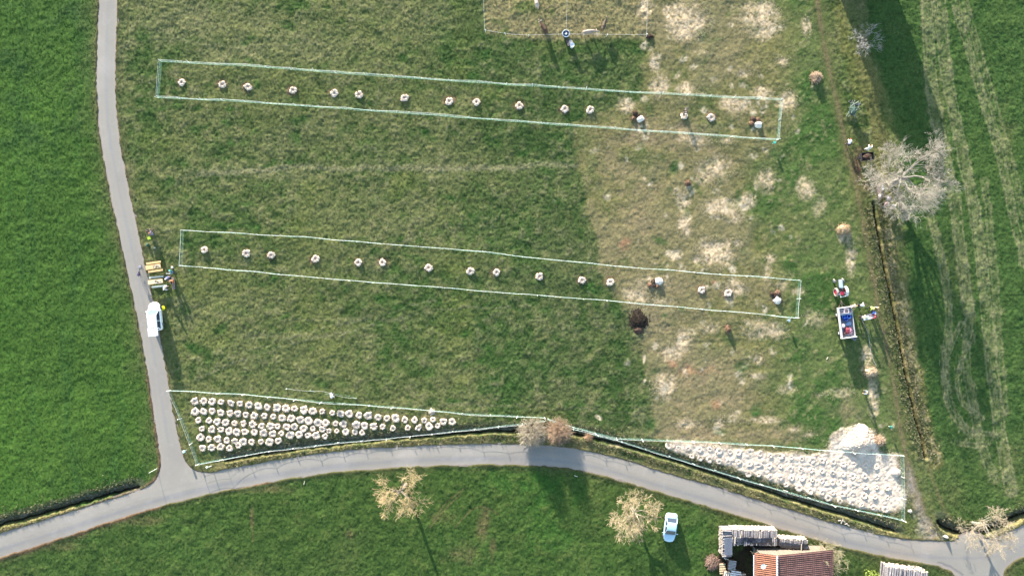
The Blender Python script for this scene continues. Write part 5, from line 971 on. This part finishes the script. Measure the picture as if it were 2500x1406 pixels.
def bagthing(px, py, d, col, lb, cat='bag', name='bag', rz=0):
    p = W(px, py); b = MB(); g = random.Random(int(px)); b.ell((0, 0, d[2]*.45), (d[0]/2, d[1]/2, d[2]/2), 12, 8, g, .09); b.tube((-d[0]*.2, 0, d[2]*.8), (0, 0, d[2]*1.12), .02); b.tube((d[0]*.2, 0, d[2]*.8), (0, 0, d[2]*1.12), .02); o = b.build(name, A('fabric_%s' % lb[:14].replace(' ', '_'), col, rough=.8, var=.2, scale=8, bump=.5)); o.location = (p.x, p.y, gz(p.x, p.y)); o.rotation_euler.z = rz; return tag(o, lb, cat)
bagthing(399, 752, (.62,.62,.35), (.75,.68,.01), 'bright yellow bag lying beside the left car', rz=.6)
bagthing(363, 598, (.35,.5,.5), (.03,.09,.07), 'dark green bag standing in the grass above the tables')
bagthing(378, 605, (.25,.15,.12), (.55,.66,.62), 'small pale thing lying in the grass above the tables')
bagthing(421, 653, (.3,.36,.3), (.74,.74,.72), 'white bag above the person in teal')
p = W(368, 583); t = empty('camping_chair', (p.x, p.y, gz(p.x, p.y)), R(20)); b = MB(); b.bevbox((0, 0, .42), (.5, .5, .04), .01); b.build('seat', A('neon_chair', (.42,.62,.05)), t); b = MB(); b.bevbox((0, -.25, .66), (.5, .04, .44), .01); b.build('backrest', A('dark_mesh', (.04,.08,.04)), t)
for sx in (-1, 1):
    for sy in (-1, 1): b = MB(); b.tube((sx*.25, sy*.25, 0), (sx*.22, sy*.22, .64 if sy > 0 else .9), .015); b.build('leg', M_TMET, t)
tag(t, 'neon green folding chair below the seated pair', 'chair')
b = MB(); b.bevbox((0, 0, .04), (.65, .09, .06), .01); o = b.build('stick', A('pale_slat', (.66,.66,.6))); p = W(411, 668); o.location = (p.x, p.y, gz(p.x, p.y)); tag(o, 'pale slat lying in the grass right of the two tables', 'slat')
# bicycle
p = W(344, 661); t = empty('bicycle', (p.x, p.y, .03), R(-12)); t.rotation_euler = (R(0), R(14), R(-14))
for yy in (-.52, .52):
    w_ = empty('wheel', (0, yy, .34)); w_.parent = t; b = MB(); n_ = 22
    for k in range(n_): a, c = 2*math.pi*k/n_, 2*math.pi*(k+1)/n_; b.tube((0, .33*math.cos(a), .33*math.sin(a)), (0, .33*math.cos(c), .33*math.sin(c)), .026, n=5)
    b.build('tyre', M_TYRE, w_); b = MB()
    for k in range(8): a = math.pi*k/8; b.tube((0, .32*math.cos(a), .32*math.sin(a)), (0, -.32*math.cos(a), -.32*math.sin(a)), .006, n=4)
    b.build('spokes', M_RIM, w_)
b = MB()
for a, c in (((0,-.52,.34),(0,-.08,.30)),((0,-.08,.30),(0,-.2,.82)),((0,-.2,.78),(0,.36,.86)),((0,-.08,.30),(0,.36,.82)),((0,.36,.92),(0,.52,.34)),((0,-.52,.34),(0,-.2,.7))): b.tube(a, c, .024)
b.build('frame', A('dark_blue_frame', (.04,.05,.12), rough=.4), t); b = MB(); b.ell((0,-.22,.90), (.08,.14,.04)); b.build('saddle', M_BLACK, t, True); b = MB(); b.tube((-.3,.33,1.0), (.3,.33,1.0), .02); b.tube((0,.36,.88), (0,.34,1.0), .02); b.build('handlebar', M_BLACK, t); b = MB(); b.bevbox((0,-.55,.8), (.32,.34,.24), .04); b.build('pannier', A('pannier', (.10,.07,.14)), t); b = MB(); b.bevbox((0,.6,.85), (.3,.24,.22), .03); b.build('basket', A('wire_basket', (.3,.3,.36)), t)
tag(t, 'dark bicycle standing on the road edge left of the tables', 'bicycle')
# rack with poles
p = W(2078, 268); t = empty('tool_rack', (p.x, p.y, gz(p.x, p.y)), 0); M_POLE = A('pale_pole', (.26,.30,.26), var=.15); b = MB(); g = random.Random(9)
for a, c in (((-.75,-1.0,.1),(-.1,1.0,1.3)),((-.6,.2,.9),(.5,.9,1.2)),((-.5,-1.1,.0),(.2,-.3,1.3)),((.5,-1.0,.0),(.4,.6,1.3))): b.tube(a, c, .045)
for _ in range(46): x, y, z = g.uniform(-.55, .5), g.uniform(-1.0, .8), g.uniform(.2, 1.25); b.tube((x, y, z), (x+g.gauss(0, .28), y+g.gauss(0, .28), z+g.gauss(0, .2)), .02, n=5)
b.build('poles', M_POLE, t); b = MB(); b.bevbox((.45, .45, 1.0), (.75, .42, .3), .08, .2); b.build('dark_bag', A('dark_bag', (.025,.03,.04)), t)
b = MB(); b.ell((-.1, -.3, .7), (.55, .65, .45), 12, 8, g, .15); b.build('netting_bundle', A('dark_netting', (.05,.09,.07), var=.5), t); tag(t, 'tangled bundle of pale poles and netting with a dark bag beside the track', 'pole bundle')
bagthing(2075, 249, (.6,.4,.35), (.015,.015,.017), 'black bag lying above the bundle of pale poles')
# ---------------------------------------------------------------- shed with tiled roof
M_TILE = A('clay_tile', (.235,.10,.06), rough=.75, var=.25, scale=1.6); M_RIDGE = A('ridge_mortar', (.5,.45,.42), var=.25, scale=5); M_PLANK = A('weathered_plank', (.17,.14,.11), rough=.9, var=.25, scale=3, stretch=(3, .3, .3))
ZR, ZL, ZE = 4.6, 3.5, 2.4
rn = W(1897, 1355, ZR); ln = W(1842, 1348, ZL); en = W(2034, 1341, ZE)
L_H = 11.0; house = empty('tiled_shed', (rn.x, rn.y-5, 0))
def slope(a, b_, seed, tm):          # a ridge end, b eave end (north), extends south; pantiles as geometry
    run = math.hypot(b_.x-a.x, b_.z-a.z); nt_ = int(L_H/.055); rows = max(3, int(run/.34)); V = []; F = []; g = random.Random(seed)
    prof = [] 
    for r_ in range(rows):
        for f in (0.0, .98): prof.append(((r_+f)/rows, .05-.045*(f) if True else 0))
    prof = [(u, .055*(1-0) if k % 2 else .015) for k, (u, _) in enumerate(prof)]
    nxv = b_.x-a.x; nzv = b_.z-a.z; nrm = Vector((-nzv, 0, nxv)).normalized(); nrm = nrm if nrm.z > 0 else -nrm
    for j in range(nt_+1):
        yy = -j*.055; w = .036*math.sin(2*math.pi*yy/.28)
        for u, hgt in prof:
            q_ = a.lerp(b_, u); V.append((q_.x+nrm.x*(hgt+w)-house.location.x, (a.y*(1-u)+b_.y*u)+yy-house.location.y, q_.z+nrm.z*(hgt+w)))
    m_ = len(prof)
    for j in range(nt_):
        for i in range(m_-1): F.append((j*m_+i, j*m_+i+1, (j+1)*m_+i+1, (j+1)*m_+i))
    b = MB(); b.add(V, F); return b.build('roof', tm, house)
slope(rn, ln, 1, M_TILE); slope(rn, en, 2, A('dark_tile', (.14,.070,.058), rough=.8, var=.35, scale=1.4))  # right slope drawn with a darker tile colour than the left
b = MB(); hx, hy = house.location.x, house.location.y
for k in range(int(L_H/.4)): y = rn.y-.05-k*.4; b.tube((rn.x-hx, y-hy, ZR+.06), (rn.x-hx, y-.37-hy, ZR+.09), .12, .14, 10)
b.build('ridge_tiles', M_RIDGE, house)
b = MB(); x0, x1, xr_ = ln.x+.95-hx, en.x-.5-hx, rn.x-hx; yN, yS = rn.y-.35-hy, rn.y-L_H+.3-hy
n_ = 30
for k in range(n_):
    f0, f1 = k/n_, (k+1)/n_; xa = x0+(x1-x0)*f0; xb = x0+(x1-x0)*f1-.025
    zt = lambda x: (ZL-.1+(ZR-ZL)*(x-x0)/(xr_-x0)) if x < xr_ else (ZR-.1+(ZE-ZR)*(x-xr_)/(x1-xr_)); za, zb_ = zt(xa)-.1, zt(xb)-.1
    b.add([(xa,yN,0),(xb,yN,0),(xb,yN,zb_),(xa,yN,za),(xa,yN-.05,0),(xb,yN-.05,0),(xb,yN-.05,zb_),(xa,yN-.05,za)], [(0,3,2,1),(4,5,6,7),(0,1,5,4),(1,2,6,5),(2,3,7,6),(3,0,4,7)])
b.build('gable_wall', M_PLANK, house)
b = MB(); b.box((x0+.1, (yN+yS)/2, ZL/2-.15), (.12, yN-yS-.2, ZL-.3)); b.box((x1-.1, (yN+yS)/2, ZE/2-.15), (.12, yN-yS-.2, ZE-.3)); b.add([(x0, yS, 0), (x1, yS, 0), (x1, yS, ZE-.2), (xr_, yS, ZR-.2), (x0, yS, ZL-.2)], [(0,1,2,3,4)]); b.build('wall', A('side_wall', (.2,.18,.16), var=.2), house)
b = MB(); b.tube((ln.x-.06-hx, yN-.1, ZL-.06), (ln.x-.06-hx, yS, ZL-.10), .07); b.build('gutter', M_GREY, house)
tag(house, 'shed with an orange clay tile roof and a plank gable at the bottom edge', 'shed')
p = W(1860, 1378, 4.35); t = empty('roof_aerial', (p.x, p.y, 4.35)); b = MB(); b.tube((0, 0, 0), (0, 0, 1.2), .03); b.build('mast', M_GREY, t); b = MB(); b.lathe((-.05, .05, .55), [(.01, 0), (.2, .04), (.34, .13), (.2, .06), (.01, .03)], 14); b.tube((-.5, .1, 1.0), (.35, .3, 1.0), .02); b.tube((0, .45, 1.0), (0, -.1, 1.0), .02); b.build('dish', M_POST, t); tag(t, 'white aerial with a dish on the orange roof slope', 'aerial')
# ---------------------------------------------------------------- wood stacks
M_LOGB = A('grey_log_bark', (.22,.20,.20), rough=.9, var=.35, scale=5, bump=.6, bscale=14); M_LOGE = A('cut_log', (.40,.35,.29), rough=.9, var=.12, scale=12)
def log_mesh(L, r, seed):
    g = random.Random(seed); n = 9; rn_ = [r*g.uniform(.82, 1.12) for _ in range(n)]; V = []; 
    for y in (L/2, -L/2):
        for i in range(n): a = 2*math.pi*i/n; V.append((rn_[i]*math.cos(a), y, rn_[i]*math.sin(a)))
    F = [(i, n+i, n+(i+1) % n, (i+1) % n) for i in range(n)]+[tuple(range(n)), tuple(range(2*n-1, n-1, -1))]
    me = bpy.data.meshes.new('log'); me.from_pydata(V, [], F); me.materials.append(M_LOGB); me.materials.append(M_LOGE); me.update()
    me.polygons[n].material_index = 1; me.polygons[n+1].material_index = 1; return me
def stack(px, py, rz, W_, D_, Hh, L, r, lb, seed, lean=0.0, top_only=True):
    g = random.Random(seed); p = W(px, py); t = empty('log_stack', (p.x, p.y, 0), rz); ms = [log_mesh(L, r, seed*10+i) for i in range(6)]
    rows = max(1, round(D_/L)); nxl = int(W_/(2*r)); nzl = max(1, int(Hh/(1.8*r))); cnt = 0; cand = []
    for k in range(rows):
        for i in range(nxl):
            for z in range(nzl):
                vis = (k == 0) or z >= nzl-1 or (k == rows-1 and z >= nzl-1) or (i in (0, nxl-1) and z >= nzl-2); cand.append((k, i, z, vis))
    body = MB(); body.box((0, 0, (Hh-.6)/2), (W_-.3, D_-.3, Hh-.6)); body.build('black_core', M_BLACK, t)  # black filler box; shade in the gaps between logs put into colour
    vis = [c for c in cand if c[3]]; g.shuffle(vis); vis.sort(key=lambda c: (-(c[2] >= nzl-1), )); keep = vis[:99]
    rest = vis[99:]
    for k, i, z, _ in keep:
        o = bpy.data.objects.new('log', ms[g.randrange(6)]); COL.objects.link(o); o.parent = t; hz = g.uniform(-.10, .10)
        o.location = (-W_/2+(i+.5)*2*r+(z % 2)*r+g.uniform(-.02, .02), D_/2-(k+.5)*L+g.uniform(-.10, .10), r+z*1.8*r+hz+(.05 if z == nzl-1 else 0)); o.rotation_euler = (lean+g.uniform(-.05, .05), g.uniform(0, 6), g.uniform(-.05, .05))
    if rest:
        V, F, mi = [], [], []
        for k, i, z, _ in rest:
            me = ms[g.randrange(6)]; o_ = len(V); c = (-W_/2+(i+.5)*2*r+(z % 2)*r, D_/2-(k+.5)*L+g.uniform(-.08, .08), r+z*1.8*r); V += [(v.co.x+c[0], v.co.y+c[1], v.co.z+c[2]) for v in me.vertices]
            for f in me.polygons: F.append(tuple(v+o_ for v in f.vertices)); mi.append(f.material_index)
        me = bpy.data.meshes.new('stacked_logs'); me.from_pydata(V, [], F); me.materials.append(M_LOGB); me.materials.append(M_LOGE); me.polygons.foreach_set('material_index', mi); me.update(); o = bpy.data.objects.new('stacked_logs', me); COL.objects.link(o); o.parent = t; o['kind'] = 'stuff'
    return tag(t, lb, 'log stack', 'stacks of cut logs round the tiled shed')
stack(1832, 1300, R(-1), 6.6, 2.2, 2.0, 1.1, .12, 'long two row stack of grey logs north of the dark yard', 1)
stack(1925, 1315, R(-3), 4.3, 1.1, 1.7, 1.1, .11, 'short log stack with black sheeting left of the roof corner', 2)
stack(1767, 1313, R(90), 4.0, 1.5, 2.0, 1.3, .12, 'log stack with sunlit cut ends at the left of the wood store', 3)
stack(2196, 1395, R(-7), 6.0, 2.2, 2.0, 2.3, .17, 'separate stack of long upright looking logs right of the shed', 4)
M_TARP = A('black_tarp', (.025,.028,.038), rough=.32, var=.4, spec=.6); M_SHEET = A('grey_corrugated', (.12,.14,.18), rough=.5, var=.2)
def tarp(px, py, z, w, d, rz, lb, m=M_TARP, amp=.12, seed=0, drop=.3):
    g = np.random.RandomState(seed); n, k = 40, 24; u = np.linspace(-w/2, w/2, n); v = np.linspace(-d/2, d/2, k); U, Vv = np.meshgrid(u, v, indexing='ij'); Z = amp*fbm(U+seed*9, Vv, .8, 3, seed)-drop*np.clip(-Vv/d-.1, 0, 1)**1.2*2-np.abs(U/w)**6*8*drop*.3
    U2 = U+.08*fbm(U, Vv, .5, 2, 7); V2 = Vv+.14*fbm(U*2, Vv, .6, 2, 8); F = [(i*k+j, (i+1)*k+j, (i+1)*k+j+1, i*k+j+1) for i in range(n-1) for j in range(k-1)]; b = MB(); b.add(np.stack([U2, V2, Z], -1).reshape(-1, 3).tolist(), F); p = W(px, py, z)
    o = b.build('tarp', m, None, True); o.location = (p.x, p.y, z); o.rotation_euler.z = rz; md = o.modifiers.new('s', 'SOLIDIFY'); md.thickness = .012; return tag(o, lb, 'tarp')
tarp(1842, 1322, 2.16, 5.0, 1.15, R(-1), 'black tarp sagging over the back of the long log stack', seed=3, drop=.55)
tarp(1940, 1334, 1.86, 4.0, 1.0, R(-3), 'black tarp over the short log stack by the roof', seed=5, drop=.35)
b = MB(); V, F = [], []
for i in range(33):
    x = (i/32-.5)*1.1; z = .035*math.sin(i*math.pi/2*1.3)
    for y in (-1.25, 0, 1.2): V.append((x, y, z-.05*y))
F = [(i*3+j, (i+1)*3+j, (i+1)*3+j+1, i*3+j+1) for i in range(32) for j in range(2)]; b.add(V, F); o = b.build('corrugated_sheet', M_SHEET); p = W(1778, 1333, 2.2); o.location = (p.x, p.y, 2.2); md = o.modifiers.new('s', 'SOLIDIFY'); md.thickness = .015; tag(o, 'blue grey corrugated sheet lying on the left log stack', 'corrugated sheet')
g = random.Random(31)
for k, (x, y, dx, dy, z) in enumerate([(1808,1312,2,-16,2.1),(1794,1326,1,-16,2.0),(1807,1327,0,-16,2.0),(1854,1312,1,-14,2.25),(1956,1342,0,-14,1.95),(1764,1356,8,9,1.6),(1768,1360,10,5,1.5),(1925,1342,13,4,1.9)]):
    p = W(x, y, z); b = MB(); b.tube((0, 0, 0), (dx/S, -dy/S, .02), .075, .065, 8); o = b.build('loose_log', M_LOGE if k != 7 else M_ROOTL); o.location = (p.x, p.y, z+.08); tag(o, ['pale log weighing down the left edge of the black tarp','pale log at the upper left of the tarp hollow','pale log right beside the tarp hollow log','pale log on the middle of the long tarp','pale log across the right end of the short tarp','thin pale log propped at the lower left stack corner','lower thin pale log at the left stack corner','tan log lying diagonally on the short tarp'][k], 'log')
def lumber(px, py, w, d, h, rz, lb, c, n=6, name='lumber_stack'):
    p = W(px, py); t = empty(name, (p.x, p.y, 0), rz); m = A('lumber_%d' % int(px), c, var=.25, scale=4)
    for k in range(n): b = MB(); b.bevbox((0, -d/2+(k+.5)*d/n, h+g.uniform(-.04, .04)), (w*g.uniform(.9, 1.05), d/n*.62, .06), .01); b.build('board', m, t)
    b = MB(); b.box((-w*.35, 0, h/2), (.1, d, h)); b.box((w*.35, 0, h/2), (.1, d, h)); b.box((0, 0, h*.45), (w*.9, d*.9, h*.7)); b.build('support', A('dark_wood', (.12,.08,.06)), t); return tag(t, lb, 'lumber stack')
lumber(1783, 1374, 1.1, 1.5, .9, R(-8), 'grey slatted pallet stack in the dark yard', (.40,.40,.38), 7)
lumber(1790, 1400, 1.5, 1.8, 1.1, R(-8), 'white and dark boards stacked at the bottom of the yard', (.62,.62,.62), 6)
lumber(1775, 1400, 1.4, 1.7, 1.0, R(80), 'pale upright boards left at the bottom of the yard', (.68,.60,.48), 6)
lumber(1808, 1404, 1.0, 1.3, .8, R(-4), 'tan crate of offcuts at the right of the yard boards', (.52,.42,.32), 5)
lumber(1762, 1385, .9, 1.6, .4, R(4), 'pale timber platform at the left edge of the yard', (.55,.45,.27), 5)
for k, (x, y) in enumerate([(2049,1270),(2054,1274),(2060,1271),(2064,1277),(2056,1268),(2069,1281)]):
    p = W(x, y); b = MB(); b.tube((-.2, 0, .08), (.18, .06, .1), .09, .08, 7); o = b.build('split_log', M_LOGE); o.location = (p.x, p.y, max(0, gz(p.x, p.y))); o.rotation_euler.z = k*1.1; tag(o, 'split pale log lying on the verge of the ditch above the shed', 'log', 'split logs spilled on the road verge')
# timber barn and pole beyond the frame, whose shade reaches the fields
p0 = W(2026, -75); bw, bl = 6.6, 5.2; t = empty('timber_barn', (p0.x+bw/2, p0.y+bl/2, 0)); M_BW = A('barn_board', (.25,.17,.11), var=.3, scale=3)
e0, e1, rg_ = 5.0, 6.2, 7.2; xx = [-bw/2, bw*.22, bw/2]
b = MB(); V = []
for y in (-bl/2, bl/2): V += [(-bw/2, y, 0), (bw/2, y, 0), (bw/2, y, e1), (bw*.22, y, rg_), (-bw/2, y, e0)]
b.add(V, [(0,1,2,3,4),(9,8,7,6,5),(1,6,7,2),(0,4,9,5)]); b.build('wall', M_BW, t)
b = MB(); b.add([(-bw/2-.3,-bl/2-.3,e0-.05),(bw*.22,-bl/2-.3,rg_+.08),(bw*.22,bl/2+.3,rg_+.08),(-bw/2-.3,bl/2+.3,e0-.05),(bw/2+.3,-bl/2-.3,e1-.05),(bw/2+.3,bl/2+.3,e1-.05)], [(0,1,2,3),(1,4,5,2)]); o = b.build('roof', M_TILE, t); md = o.modifiers.new('s', 'SOLIDIFY'); md.thickness = .12
b = MB(); b.box((0, -bl/2-.03, 1.4), (2.4, .06, 2.8)); b.build('door', M_PLANK, t)
tag(t, 'tall timber barn just above the picture beside the upper track', 'barn')
